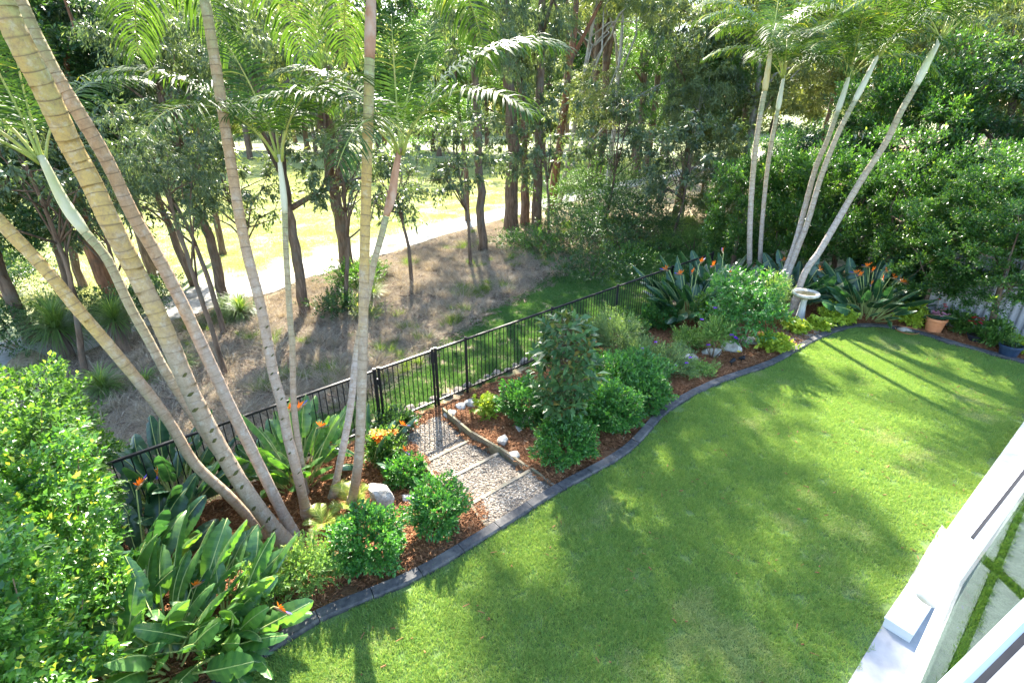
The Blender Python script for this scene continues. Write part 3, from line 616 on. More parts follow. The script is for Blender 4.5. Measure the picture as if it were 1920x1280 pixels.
# ================================================================ GRAVEL STEPS
e = empty('gravel_steps', S_L[3], 'gravel steps with timber risers leading down from the lawn to the gate', 'steps'); o0 = Vector(S_L[3])
treads = [(S_L[3], S_R[3], S_R[2], S_L[2], -.025), (S_L[2], S_R[2], S_R[1], S_L[1], -.15), (S_L[1], S_R[1], S_R[0], S_L[0], -.27), (S_L[0], S_R[0], GR, GL, -.39)]
for a, b, c, d, z in treads:
    mb = MB(); lo = [Vector((q.x, q.y, z - .2)) - o0 for q in (a, b, c, d)]; hi = [Vector((q.x, q.y, z)) - o0 for q in (a, b, c, d)]
    mb.add(lo + hi, [(0,1,2,3)[::-1], (4,5,6,7), (0,1,5,4), (1,2,6,5), (2,3,7,6), (3,0,4,7)]); mb.build('gravel_tread', M['gravel_ground'], e)
    poly = np.array([[q.x, q.y] for q in (a, b, c, d)]); pp = grid_pts(poly[:, 0].min(), poly[:, 0].max(), poly[:, 1].min(), poly[:, 1].max(), .075, .4)
    cc = poly.mean(0); pin = inpoly(*(((pp - cc) * 1.07 + cc).T), poly); pp = pp[pin]
    pr = pebble_patch.__dict__.setdefault('cache', [pebble_patch('pebble_patch', 56, .10, .0088, 'pebble', 80 + k) for k in range(4)])
    so = scatter('gravel', np.c_[pp, np.full(len(pp), z)], np.c_[np.zeros((len(pp), 2)), rg.uniform(0, 6.28, len(pp))], rg.uniform(.9, 1.15, len(pp)), pr, None, None); so.parent = e; so.location = -o0
for i, ztop in ((2, -.004), (1, -.127), (0, -.247)):
    mb = MB(); a, b = S_L[i] - o0, S_R[i] - o0; a.z = b.z = ztop - .065; mb.beam(a, b, .055, .13); mb.build('riser_board', M['timber'], e)
for side, pts in ((0, [S_L[3], S_L[2], S_L[1], S_L[0], GL]), (1, [S_R[3], S_R[2], S_R[1], S_R[0], GR])):
    for k, (a, b) in enumerate(zip(pts, pts[1:])):
        if side == 0 and k > 2: continue
        za = [.015, -.01, -.05, -.14, -.30][k]; zb = [.01, -.04, -.12, -.28, -.36][k]
        if side == 0: za, zb = za - .03 * k, zb - .03 * k
        a2, b2 = Vector((a.x, a.y, za - .13)) - o0, Vector((b.x, b.y, zb - .13)) - o0
        sh = Vector(((b - a).y, -(b - a).x, 0)).normalized() * (.035 if side else -.035)
        mb = MB(); mb.beam(a2 + sh, b2 + sh, .04, .26); mb.build('edging_board', M['timber_edge'], e)

# ================================================================ POOL FENCE AND GATE
def fp(s, z=0.0): return Vector((FA[0] + fdir[0] * s, FA[1] + fdir[1] * s, z))
def s_at(px, py, z=.78): p = Z(px, py, z); return (p.x - FA[0]) * fdir[0] + (p.y - FA[1]) * fdir[1]
s_g0, s_g1, s_p3 = s_at(716, 700), s_at(822, 660), s_at(881, 638); S_END = float(np.linalg.norm(FB - FA)); RT, GB = .78, -.42
def post(e, o, s, w=.05, top=.80, name='post'):
    mb = MB(); c = fp(s) - o; mb.box((c.x - w/2, c.y - w/2, GB - .1 - o.z), (c.x + w/2, c.y + w/2, top - o.z), bev=.004)
    mb.box((c.x - w/2 - .004, c.y - w/2 - .004, top - o.z - .012), (c.x + w/2 + .004, c.y + w/2 + .004, top - o.z + .006)); return mb.build(name, M['black'], e)
pick_me = None
def fence_run(e, o, s0, s1, posts, rail='rail'):
    global pick_me
    for z, h in ((RT - .02, .035), (GB + .13, .03)):
        mb = MB(); mb.beam(fp(s0 + .02, z) - o, fp(s1 - .02, z) - o, .04, h); mb.build(rail, M['black'], e)
    n = int((s1 - s0) / .1); ang = math.atan2(fdir[1], fdir[0])
    if pick_me is None: mb = MB(); mb.tube([(0, 0, 0), (0, 0, RT - GB - .17)], .008, 6); pick_me = mb.mesh('picket', M['black'])
    for k in range(n):
        s = s0 + (s1 - s0) * (k + .8) / (n + .6); c = fp(s, GB + .13) - o; link('picket', pick_me, e, c)
    for s in posts: post(e, o, s)
o = fp(0, GB); e = empty('pool_fence', o, 'black tubular fence run left of the gate, behind the leaning palms', 'fence', 'black tubular garden fences')
fence_run(e, o, 0, s_g0 - .03, [0.02, 1.6, 3.3, s_g0 - .03])
o = fp(s_g1 + .03, GB); e = empty('pool_fence', o, 'long black tubular fence run from the gate past the magnolia to the far corner', 'fence', 'black tubular garden fences')
fence_run(e, o, s_g1 + .04, S_END - .1, [s_g1 + .04, s_p3, s_p3 + 2.4, s_p3 + 4.75, s_p3 + 7.2, S_END - .1])
o = fp(s_g0 + .03, GB); e = empty('fence_gate', o, 'black tubular gate closed at the foot of the gravel steps', 'gate')
fence_run(e, o, s_g0 + .05, s_g1 - .02, [])
post(e, o, s_g0 + .05, .04, name='gate_stile'); post(e, o, s_g1 - .03, .04, name='gate_stile')
for z in (-.15, .55):
    mb = MB(); c = fp(s_g0 + .01, z) - o; mb.box((c.x - .025, c.y - .03, c.z - .05), (c.x + .025, c.y + .03, c.z + .05), bev=.005); mb.build('hinge', M['black'], e)
mb = MB(); c = fp(s_g1 - .03, .62) - o; mb.box((c.x - .03, c.y - .04, c.z - .09), (c.x + .03, c.y + .03, c.z + .12), bev=.01); mb.build('latch', M['black'], e)

# pale steel boundary fence: posts, capping, sheets with pressed ribs
def sp_(s, z=0): return Vector((SA[0] + sdir[0] * s, SA[1] + sdir[1] * s, z))
FS0 = 5.35
o = sp_(0); e = empty('boundary_fence', o, 'pale steel panel fence behind the flower pots and small trees', 'fence')
for k in range(4):
    s0 = k * 2.4 + FS0; mb = MB(); n = 16; vs = []
    for i in range(n * 4 + 1):
        s = s0 + .03 + (2.34) * i / (n * 4); off = (.0, .0, .035, .035)[i % 4]
        for z in (-.3, 1.74): vs.append(sp_(s, z) - o + Vector((snor[0], snor[1], 0)) * off)
    mb.add(vs, [(2*i, 2*i+2, 2*i+3, 2*i+1) for i in range(n * 4)]); mb.build('steel_sheet', M['colorbond'], e)
    for z in (.02, 1.76):
        mb = MB(); mb.beam(sp_(s0 + .03, z) - o, sp_(s0 + 2.37, z) - o, .07, .05); mb.build('rail', M['colorbond'], e)
for k in range(5):
    mb = MB(); c = sp_(FS0 + k * 2.4) - o; mb.box((c.x - .04, c.y - .04, -.3), (c.x + .04, c.y + .04, 1.84), bev=.004); mb.build('post', M['colorbond'], e)

# ================================================================ PATIO, LOW WALL, WINDOW
pt = bpy.data.objects.new('patio', None)
def pp_(a, b, z=0.0): return Vector((PA.x + pdir.x * a + pnor.x * b, PA.y + pdir.y * a + pnor.y * b, z))
mb = MB(); mb.add([pp_(-5, 0, -.03), pp_(-5, 8, -.03), pp_(14, 8, -.03), pp_(14, 0, -.03)], [(0, 1, 2, 3)])
patio = tag(mb.build('patio', M['turf_ground']), 'pale concrete patio pavers beside the lawn', kind='structure')
def paver(*ab):
    mb = MB(); q = [pp_(*c) for c in ab]
    mb.add([v + Vector((0, 0, -.06)) for v in q] + [v + Vector((0, 0, .012)) for v in q], [tuple(range(len(q)))[::-1], tuple(range(len(q), 2*len(q)))] + [(i, (i+1) % len(q), (i+1) % len(q) + len(q), i + len(q)) for i in range(len(q))]); mb.build('paver', M['patio'], patio)
def ax(b): return 2.83 - .8 * (b - .41)
paver((-4.8, 0), (-4.8, .56), (ax(.56) - .09, .56), (ax(0) - .09, 0)); paver((-4.8, .635), (-4.8, 3.4), (ax(3.4) - .09, 3.4), (ax(.635) - .09, .635))
paver((3.3, .10), (ax(.09) + .09, .09), (ax(.56) + .09, .56), (8.2, .56), (8.2, .30)); paver((ax(.635) + .09, .635), (ax(3.4) + .09, 3.4), (8.2, 3.4), (8.2, .635))
paver((8.3, .31), (8.3, .56), (13.9, .56), (13.9, .5)); paver((8.3, .635), (8.3, 3.4), (13.9, 3.4), (13.9, .635)); paver((-4.8, 3.5), (-4.8, 7.5), (13.9, 7.5), (13.9, 3.5))
g = grid_pts(1, 14, -1, 12, .05, .5); a_ = (g[:, 0] - PA.x) * pdir.x + (g[:, 1] - PA.y) * pdir.y; b_ = (g[:, 0] - PA.x) * pnor.x + (g[:, 1] - PA.y) * pnor.y
m = (((abs(a_ - (2.83 - .8 * (b_ - .41))) < .06) & (b_ > .05) & (b_ < 3.4)) | ((abs(b_ - .5975) < .02) & (a_ > -1) & (a_ < 9))); g = g[m]
scatter('joint_grass', np.c_[g, np.full(len(g), -.02)], np.c_[np.zeros((len(g), 2)), rg.uniform(0, 6.28, len(g))], np.full(len(g), 1.0), [blade_patch('joint_patch', 90, .09, .05, .005, 'turf', 90 + k) for k in range(3)], 'grass growing in the joints between the patio pavers', None)
W0, W1 = Z(1660, 1157, .13), Z(1920, 792, .13); wd = (W1 - W0).normalized(); wn_ = Vector((wd.y, -wd.x, 0))
e = empty('low_wall', Vector((W0.x, W0.y, .012)), 'low white painted wall on the patio beside the lawn', 'wall'); o = e.location.copy()
def slab(nm, s0, s1, b0, b1, z0, z1, mt='white'):
    mb = MB(); ch = .006 if nm != 'wall_body' else .001; vs = []
    for z, i in ((z0, 0), (z1 - ch, 0), (z1, ch)):
        for s, q in ((s0 + i, b0 + i), (s1 - i, b0 + i), (s1 - i, b1 - i), (s0 + i, b1 - i)): vs.append(wd * s + wn_ * q + Vector((0, 0, z)))
    mb.add(vs, [(3,2,1,0), (8,9,10,11)] + [(L+k, L+(k+1)%4, L+4+(k+1)%4, L+4+k) for L in (0, 4) for k in range(4)]); return mb.build(nm, M[mt], e)
slab('wall_body', 0, 9, 0, .24, 0, .105)
for k in range(8): slab('capping', -.008 + k * 1.14, -.008 + k * 1.14 + 1.134, -.008, .248, .105, .125)
for k in range(7):
    mb = MB(); c = wd * (.25 + k * 1.14) + wn_ * .12; mb.lathe([(.006, .124), (.006, .1275), (.003, .1285)], 8, c=(c.x, c.y, 0)); mb.build('screw_head', M['gasket'], e)
o = P(1800, 1110, 1.45); e = empty('open_window', o, 'open white framed window sash with clear glass at the house wall', 'window')
def bar(name, pts, r, mat, flat=1.0, seg=10):
    mb = MB(); mb.tube([Vector(q) - o for q in pts], r, seg); return mb.build(name, M[mat], e, smooth=True)
T1, T2 = 1.45, 1.7
def fbar(name, a, b, w, h, mat, view=None):
    a, b = Vector(a), Vector(b); mid = (a + b) / 2 - Vector((0, 0, CAMZ)); mb = MB(); mb.beam(a - o, b - o, w, h, up=-mid); return mb.build(name, M[mat], e)
bar('stay_tube', [P(1738, 1122, 1.62), P(1990, 790, 1.95)], .032, 'frame', seg=14)
w0, w1_, w2_ = P(1800, 1085, 1.50), P(1985, 812, 1.74), P(1745, 1345, 1.14); wnrm = (w1_ - w0).cross(w2_ - w0).normalized()
def W(px, py, k=0.0):
    d = ray(px, py); c = Vector((0, 0, CAMZ)); return c + d * ((w0 - c).dot(wnrm) / d.dot(wnrm) + k)
fbar('sash_stile', W(1686, 1320), W(1791, 1084), .024, .03, 'frame'); fbar('sash_stile', W(1788, 1092), W(1985, 817), .019, .03, 'frame')
fbar('gasket', W(1823, 1008, -.03), W(1990, 795, -.03), .010, .010, 'gasket')
fbar('sash_rail', W(1724, 1343), W(1995, 1077), .036, .03, 'frame')
fbar('drip_channel', W(1748, 1350), W(1995, 1106), .017, .03, 'alu')
fbar('gasket', W(1772, 1350), W(1995, 1128), .020, .026, 'gasket')
fbar('outer_sill', W(1815, 1365), W(2010, 1170), .050, .02, 'frame')
gq = [W(1690, 1325), W(1800, 1084), W(1985, 815), W(1995, 1082), W(1735, 1345)]; n_ = wnrm * .004
mb = MB(); mb.add([q - o for q in gq] + [q - o + n_ for q in gq], [(0,1,2,3,4), (9,8,7,6,5)] + [(i, (i+1) % 5, (i+1) % 5 + 5, i + 5) for i in range(5)]); mb.build('pane', M['glass'], e)

# ================================================================ ROCKS
def rock(px, py, wpx, hpx, label, group='white rocks set in the garden bed', mat='rock', seed=0, p=None, size=None, rz=None):
    base = G(px, py) if p is None else Vector(p); t = (base - Vector((0, 0, CAMZ))).length
    sx = size or wpx / 1000 * t / 2 * 1.15; sz = (hpx / 1000 * t / 2) if size is None else size * .6; g = np.random.default_rng(seed)
    import bmesh
    bm = bmesh.new(); bmesh.ops.create_icosphere(bm, subdivisions=3, radius=1); pl = [(Vector(nrmz(g.normal(0, 1, 3))), g.uniform(.48, .84)) for _ in range(14)]
    for v in bm.verts:
        c = v.co.copy()
        for n, d in pl:
            k = c.dot(n)
            if k > d: c -= n * (k - d) * .97
        c *= 1 + .05 * noise.noise(c * 3 + Vector((seed, 0, 0))); v.co = Vector((c.x * sx, c.y * sx * g.uniform(.75, .76), c.z * sz))
    me = bpy.data.meshes.new('rock'); bm.to_mesh(me); bm.free(); me.materials.append(M[mat])
    o = link('rock', me, None, base + Vector((0, 0, sz * .28)), (g.uniform(-.2, .2), g.uniform(-.2, .2), g.uniform(0, 6) if rz is None else rz)); return tag(o, label, 'rock', group)
for i, r_ in enumerate([(718, 938, 62, 62, 'largest white rock, beside the yellow-green palm shoots at the palm foot'), (765, 938, 30, 22, 'small pale rock right beside the largest white rock, below the steps planting'),
    (845, 778, 30, 18, 'pale rock at the top end of the gravel path by the gate post'), (862, 764, 26, 20, 'second pale rock from the gate, first along the fence foot'), (888, 760, 36, 18, 'flat pale rock at the fence foot beside the small yellow-green shrub'),
    (944, 832, 28, 40, 'upright whitish rock in the mulch beside the timber step edging'), (961, 856, 30, 22, 'pale rock touching the timber edging, nearest rock to the lawn side'), (990, 792, 34, 26, 'white rock in the mulch left of the magnolia stem'),
    (974, 806, 22, 12, 'small flat pale rock between two larger rocks near the magnolia'), (1290, 678, 50, 20, 'low grey rock behind the purple-flowered ground plants'), (1333, 664, 40, 26, 'grey white rock left of the tibouchina stem'),
    (1367, 657, 40, 34, 'pointed pale rock below the yellow flower'), (1408, 642, 60, 20, 'long flat rock beside the golden leafed clump'), (519, 1082, 16, 20, 'small white rock under the leafy plants at the thick palm'), (700, 830, 40, 20, 'grey rock half hidden behind the leaning palm at the gate'),
    (1695, 620, 26, 12, 'white striped rock in the bed under the bird of paradise')]):
    rock(*r_[:4], r_[4], seed=i + 1)
for i in range(20):
    s = s_g0 - .35 + i * .27; p = fp(s); p = p + Vector((fnor[0], fnor[1], 0)) * (.20 + .05 * math.sin(i * 2.3))
    rock(0, 0, 0, 0, 'brown sandstone block edging the outer foot of the black fence', 'sandstone blocks along the fence foot', 'sandstone', 50 + i, (p.x, p.y, GB), rnd.uniform(.13, .17), math.atan2(fdir[1], fdir[0]) + rnd.uniform(-.2, .2))
# ================================================================ PALMS
def frond_meshes(seed, Ln=2.3, e0=68, e1=-35, pairs=62, ll=.62, droop=.9, w=.034, twist=0.0):
    """rachis and leaflets of one feather frond, base at the origin, leaning towards +X"""
    g = np.random.default_rng(seed); n = 40; ang = np.radians(np.linspace(e0, e1, n)); ds = Ln / (n - 1)
    sw = np.cumsum(g.normal(0, .004, n)) + twist * np.linspace(0, 1, n) ** 2
    C = np.zeros((n, 3)); 
    for i in range(1, n): C[i] = C[i-1] + ds * np.array([math.cos(ang[i]) * math.cos(sw[i]), math.cos(ang[i]) * math.sin(sw[i]), math.sin(ang[i])])
    mb = MB(); mb.tube([Vector(c) for c in C[::2]] + [Vector(C[-1])], [.022 * (1 - .88 * (i / 20)) + .001 for i in range(21)], 5, 0)
    rm = mb.mesh('rachis', M['rachis'], smooth=True)
    V = []; F = []; T = []; k = 0
    for sd_ in (-1, 1):
        for j in range(pairs):
            s = .20 + .79 * (j + g.uniform(-.2, .2)) / pairs; s = min(max(s, .19), .995); f = s * (n - 1); i = min(int(f), n - 2); p = C[i] + (C[i+1] - C[i]) * (f - i)
            t = nrmz(C[i+1] - C[i]); side = nrmz(np.cross(t, [0, 0, 1.])) * sd_; up = np.cross(side * sd_, t)
            prof = math.sin(math.pi * min(1, (s - .12) / .9) ** .75) ** .6 * .85 + .15; L = ll * prof * g.uniform(.9, 1.1)
            d = nrmz(g.normal(0, .09, 3) + side * 1.0 + t * (.45 + .9 * max(0, s - .6)) + up * g.uniform(.15, .4)); wn2 = nrmz(np.cross(d, t))
            ww = w * .85 * (.6 + .4 * prof); segs = 4; q = p.copy(); dd = d.copy(); rows = []
            for m in range(segs + 1):
                u = m / segs; wd_ = ww * (.45 + 1.6 * u * (1 - u) * 1.6) * (1 if m < segs else .05) / 1.1
                ax = nrmz(t - dd * np.dot(t, dd)) ; rows.append((q - ax * wd_ / 2, q + ax * wd_ / 2)); q = q + dd * L / segs
                dd = nrmz(dd + np.array([0, 0, -1.]) * droop * .42 * g.uniform(.7, 1.3))
            for a, b in rows: V += [a, b]
            tt = g.uniform(.1, .75) + (.25 if g.random() < .06 else 0)
            for m in range(segs): F.append((k + 2*m, k + 2*m + 1, k + 2*m + 3, k + 2*m + 2)); T.append(tt)
            k += 2 * (segs + 1)
    return rm, mesh_np('leaflets', np.array(V), np.array(F), M['frond'], T)
FR = [frond_meshes(1, 2.6, 74, -12, pairs=56, ll=.72, droop=.75, w=.030), frond_meshes(2, 2.7, 64, -34, pairs=56, ll=.74, droop=.85, twist=.2, w=.030), frond_meshes(3, 2.5, 54, -50, pairs=54, ll=.70, droop=1.0, twist=-.2, w=.030),
      frond_meshes(4, 2.2, 82, 45, pairs=50, ll=.55, droop=.5, w=.028), frond_meshes(5, 2.6, 30, -72, pairs=56, ll=.72, droop=1.1, w=.030),
      frond_meshes(6, 3.3, 58, -58, pairs=66, ll=.82, droop=1.0, w=.034), frond_meshes(7, 3.2, 35, -76, pairs=64, ll=.80, droop=1.1, twist=.15, w=.034)]
def frond(e, loc, az, var, sc=1.0, tilt=0.0):
    rm, lm = FR[var]; f = link('frond', rm, e, loc, (0, tilt, 0), sc)
    f.rotation_euler = (Euler((0, 0, az)).to_quaternion() @ Euler((0, tilt, 0)).to_quaternion()).to_euler()
    link('leaflets', lm, f); return f
def palm(label, pts, r0, r1, mat, shaft=None, shaft_r=None, shaftmat='shaft', fr=(), group='leaning palms growing in the clump', ring=.13, heel=1.5, scars=()):
    kk = .75 if group == GRP else .74; r0 *= kk; r1 *= kk; shaft_r = shaft_r * kk if shaft_r else None
    pts = [Vector(p) for p in pts]; pts[0].z -= .1; base = Vector((pts[0].x, pts[0].y, pts[0].z + .1)); e = empty('palm_tree', base, label, 'palm tree', group)
    fine = resample(catmull([p - base for p in pts], 8), .02); sm = []; ix = 0.0
    while ix < len(fine) - 4: sm.append(fine[int(ix)]); ix += ring / .02 * rnd.uniform(.6, 1.25) * (1.1 - .35 * ix / len(fine))
    sm.append(fine[-1]); n = len(sm); cen = []; rad = []; al = []; gr = []; tl_ = []
    for i in range(n - 1):
        a, b = sm[i], sm[i+1]; rr = r0 + (r1 - r0) * (i / (n - 1)); 
        if i < 4: rr *= 1 + (heel - 1) * (1 - i / 4) ** 1.5
        jr = rr * (1 + rnd.uniform(-.02, .02)); k0 = rnd.uniform(-.25, .25)
        hg = min(1, .22 + 1.15 * i / n) * rnd.uniform(.5, 1); 
        ti = (rnd.uniform(0, .16), rnd.uniform(0, 6.28)) if not tl_ else (rnd.uniform(0, .16), tl_[-1][1] + rnd.uniform(-.6, .6))
        for u, f, g_ in ((0.01, 1.0, hg), (.05, 1 + .035 * hg, hg * .3), (.14, 1.01, 0), (.55, .99, 0), (.95, .995, hg * .05)):
            cen.append(a.lerp(b, u)); rad.append(jr * f); al.append((i + u) / n); gr.append(g_); tl_.append(ti)
    mb = MB(); mb.tube(cen, rad, 16, jit=.035, attr=al, tilts=tl_); ga = [g_ for g_ in gr for _ in range(16)]
    me = mb.mesh('trunk', M[mat], True, 'along'); at = me.attributes.new('groove', 'FLOAT', 'POINT'); at.data.foreach_set('value', ga); link('trunk', me, e)
    top = sm[-1]
    if shaft:
        sp2 = [top] + [Vector(p) - base for p in shaft]; cl = resample(catmull(sp2, 6), .08); m = len(cl); sr = (shaft_r or r1 * 1.35) * .9
        prof = [r1 + (sr - r1) * min(1, (i / m) / .2) if i / m < .2 else sr * (1 - .52 * ((i / m - .2) / .8) ** 1.1) for i in range(m)]
        mb = MB(); mb.tube(cl, prof, 14); mb.build('crownshaft', M[shaftmat], e, smooth=True); top = cl[-1]
    for fq, a_, w_, h_ in scars:
        i = int(fq * (n - 1)); c = sm[i]; d = (sm[min(i+1, n-1)] - sm[max(i-1, 0)]).normalized(); vv = Vector((0, 0, CAMZ)) - (c + base); vx = (vv - d * vv.dot(d)).normalized(); vy = d.cross(vx); rr = (r0 + (r1 - r0) * i / (n - 1)) * 1.03
        mb = MB(); vs = []
        for u in (-1, -.5, 0, .5, 1):
            hh = h_ * (1 - abs(u) ** 1.6) + .001; an = a_ + u * w_ / rr
            for s in (-1, .15, 1): vs.append(c + (vx * math.cos(an) + vy * math.sin(an)) * (rr + .002) + d * (hh * s + .012 * u))
        mb.add(vs, [(a*3+b, a*3+b+1, a*3+b+4, a*3+b+3) for a in range(4) for b in range(2)]); mb.build('leaf_scar', M['scar'], e)
    for az, var, sc in fr:
        frond(e, top - Vector((0, 0, .08)) + Vector((math.cos(R(az)), math.sin(R(az)), 0)) * .03, R(az), var, sc)
    return e, base + top
def PP(l): return [P(*q) for q in l]
GRP = 'palms leaning out of the clump behind the rocks'
def full(az0, n, sc=1.0, low=True):
    v = [3, 5, 1, 6, 0, 5, 6 if low else 0, 2, 5]; return [(az0 + i * 137.5, v[i % 9], sc * (1 + .06 * math.sin(i * 3))) for i in range(n)]
b = G(545, 1025)
palm('thickest leaning palm trunk with dark diamond scars low down, rising to the top left corner', [b] + PP([(464,924,6.35),(413,840,6.2),(363,746,6.0),(302,605,5.6),(255,511,5.4),(208,420,5.1),(168,336,4.95),(134,275,4.8),(84,168,4.5),(40,84,4.3),(10,20,4.2),(-40,-90,4.1)]), .117, .121, 'trunk_gold',
     PP([(-75,-170,4.0),(-110,-250,4.0)]), .15, fr=full(20, 6, 1.0), group=GRP,
     scars=[(.055+.032*k, .35*math.sin(k*2.1)-.15, .038*(1+.25*math.sin(k*1.7)), .020) for k in range(11)])
palm('slimmer trunk rising close behind the right side of the thickest leaning palm', [G(556, 1008)] + PP([(480,860,6.45),(427,752,6.2),(336,558,5.8),(285,463,5.6),(249,403,5.45),(201,302,5.2),(151,218,5.0),(100,134,4.85),(50,34,4.7),(10,-60,4.6)]), .088, .083, 'trunk_pink',
     PP([(-15,-120,4.55),(-40,-190,4.5)]), .12, fr=full(100, 5, .95), group=GRP)
palm('golden ringed slender palm crossing lowest to the left edge, above the left hedge', [G(505, 1008)] + PP([(437,937,6.6),(366,870,6.4),(319,793,6.2),(269,726,6.0),(202,645,5.7),(141,574,5.5),(87,507,5.35),(20,437,5.2),(-60,350,5.0),(-150,240,4.8)]), .076, .079, 'trunk_gold',
     PP([(-190,180,4.75),(-230,110,4.7)]), .11, fr=[(20,0,.9),(140,1,.9),(260,2,.9),(80,3,.9),(200,1,.9)], group=GRP)
palm('greenish palm with a pale blue-green crownshaft and fronds spreading at the left edge', [G(488, 985)] + PP([(440,895,6.9),(396,830,6.75),(356,769,6.55),(312,699,6.3),(279,638,6.2),(242,571,6.05),(202,487,5.9),(161,437,5.8)]), .078, .062, 'trunk_grey',
     PP([(128,392,5.75),(111,363,5.7),(91,322,5.65),(76,292,5.6)]), .095, fr=[(150,3,.8),(185,0,.85),(205,1,.85),(120,3,.75),(75,0,.7),(240,2,.8)], group=GRP)
palm('pinkish ringed palm rising to the top edge left of the white crownshaft', [G(577, 968)] + PP([(555,877,6.6),(540,820,6.5),(527,752,6.4),(512,697,6.35),(490,578,6.2),(457,447,6.1),(427,269,5.9),(406,134,5.75),(390,34,5.6),(384,0,5.55)]), .082, .07, 'trunk_pink',
     PP([(378,-50,5.5),(368,-120,5.4)]), .095, fr=full(35, 9, .95), group=GRP,
     scars=[(.14+.03*k, .5*math.sin(k*2.6), .022, .010) for k in range(12)])
palm('thin straight palm with whitish crownshaft and low crown, behind the pinkish ringed palm', [G(572, 925)] + PP([(565,865,7.4),(555,800,7.3),(550,740,7.2),(548,645,7.0),(544,598,6.95),(536,464,6.75),(534,400,6.7)]), .058, .045, 'trunk_grey',
     PP([(531,360,6.65),(527,325,6.6),(523,290,6.55)]), .062, fr=[(30,3,.72),(150,3,.78),(200,0,.8),(-30,0,.75),(80,0,.7),(250,1,.75),(110,1,.7)], group=GRP)
palm('straight golden palm trunk beside the gate with its crown above the picture', [G(655, 948)] + PP([(672,865,6.9),(677,765,6.75),(680,665,6.6),(684,464,6.3),(687,340,6.15),(691,200,5.95),(693,110,5.85)]), .082, .076, 'trunk_gold',
     PP([(695,34,5.75),(697,-40,5.65),(698,-100,5.6)]), .095, 'shaft_brown', fr=full(10, 8, .92), group=GRP)
palm('thin palm crossing behind the straight golden one, with a torn brown sheath under its crown', [G(620, 932)] + PP([(640,855,7.25),(657,765,7.15),(668,665,7.05),(684,580,7.0),(700,497,6.95),(714,447,6.9),(724,405,6.85)]), .065, .055, 'trunk_pale',
     PP([(735,365,6.8),(741,325,6.75),(750,278,6.7)]), .09, 'shaft_brown', fr=[(18,0,1.05),(100,3,.85),(160,0,.8),(60,3,.8),(200,1,.8),(-40,1,.85),(265,2,.8),(130,1,.8)], group=GRP)
GR2 = 'slender palms in the far corner of the garden'
FS = [(10,0,1.0),(70,3,.95),(140,0,1.0),(190,1,.95),(250,2,.9),(310,1,.95),(40,1,.9),(110,1,.9)]
def turn(l, a): return [(x + a, v, s * .95) for x, v, s in l]
palm('slender palm with a gold-brown crownshaft, leftmost of the far corner group', [G(1407, 552)] + PP([(1406,430,14.5),(1414,302,13.9),(1428,201,13.5),(1434,171,13.4)]), .095, .085, 'trunk_pale', PP([(1440,130,13.3),(1446,88,13.2)]), .115, 'shaft_gold', fr=turn(FS, 0), group=GR2, ring=.16)
palm('thin palm just right of the leftmost far palm, with a short pale crownshaft', [G(1424, 548)] + PP([(1428,430,14.9),(1441,302,14.3),(1458,208,13.9)]), .08, .07, 'trunk_pale', PP([(1464,175,13.8),(1470,142,13.7)]), .10, fr=turn(FS, 50), group=GR2, ring=.16)
palm('palm with a bluish white crownshaft, left one of the two crossing trunks', [G(1450, 560)] + PP([(1463,530,14.3),(1477,494,14.1),(1494,446,13.9),(1528,319,13.4),(1549,269,13.2),(1570,210,13.0)]), .10, .075, 'trunk_pale', PP([(1582,175,12.9),(1593,140,12.8)]), .105, fr=turn(FS, 100), group=GR2, ring=.16)
palm('palm with a yellow-green and white crownshaft, right one of two crossing trunks', [G(1459, 563)] + PP([(1472,530,14.2),(1485,494,14.0),(1501,452,13.75),(1515,415,13.5),(1540,330,13.1),(1572,249,12.8),(1602,191,12.6)]), .10, .075, 'trunk_pale', PP([(1624,148,12.4),(1647,102,12.3)]), .11, fr=turn(FS, 160), group=GR2, ring=.16)
palm('rightmost far palm, leaning strongly right behind the bird bath', [G(1483, 590)] + PP([(1508,514,13.2),(1535,474,13.0),(1565,423,12.8),(1616,336,12.4),(1660,269,12.1),(1690,208,11.8),(1717,161,11.6)]), .11, .085, 'trunk_pale', PP([(1740,115,11.4),(1766,66,11.3)]), .125, fr=turn(FS, 220), group=GR2, ring=.16)
# low yellow-green palm shoots at the foot of the clump
def shoots(px, py, label, n, L, seed):
    g = np.random.default_rng(seed); b = G(px, py); e = empty('palm_shoot', b, label, 'palm shoots')
    for k in range(n):
        az = k * 2.4 + g.uniform(-.3, .3); el = g.uniform(.7, 1.2); V = []; F = []; T = []; o_ = 0; l = L * g.uniform(.7, 1.1); C = []
        for i in range(9):
            u = i / 8; C.append(np.array([math.cos(az) * math.cos(el) * l * u, math.sin(az) * math.cos(el) * l * u, math.sin(el) * l * u - .45 * l * u * u]))
        for i in range(2, 34):
            u = i / 34; f = u * 8; j = min(7, int(f)); c = C[j] + (C[j+1] - C[j]) * (f - j); t = nrmz(C[j+1] - C[j]); sd2 = nrmz(np.cross(t, [0, 0, 1.]))
            for s in (-1, 1):
                d = nrmz(sd2 * s + t * .7 + np.array([0, 0, .25])); q, q2 = c + d * l * .30 * math.sin(math.pi * (u * .85 + .1)), t * .006
                V += [c - q2, c + q2, q - np.array([0, 0, .02])]; F.append((o_, o_+1, o_+2)); T.append(g.random()); o_ += 3
        f = link('frond', mesh_np('shoot_leaflets', np.array(V), np.array(F), M['sprout'], T), e)
        mb = MB(); mb.tube([Vector(c) for c in C], [.006] * 8 + [.002], 4); mb.build('rachis', M['rachis'], f)
shoots(662, 955, 'bright yellow-green palm shoots at the foot of the straight golden palm', 9, .62, 1)
shoots(606, 985, 'fan of yellow palm seedlings between the pinkish palm and the round shrub', 8, .50, 2)
shoots(470, 1010, 'small yellowish shoots left of the thickest palm base', 6, .35, 3)

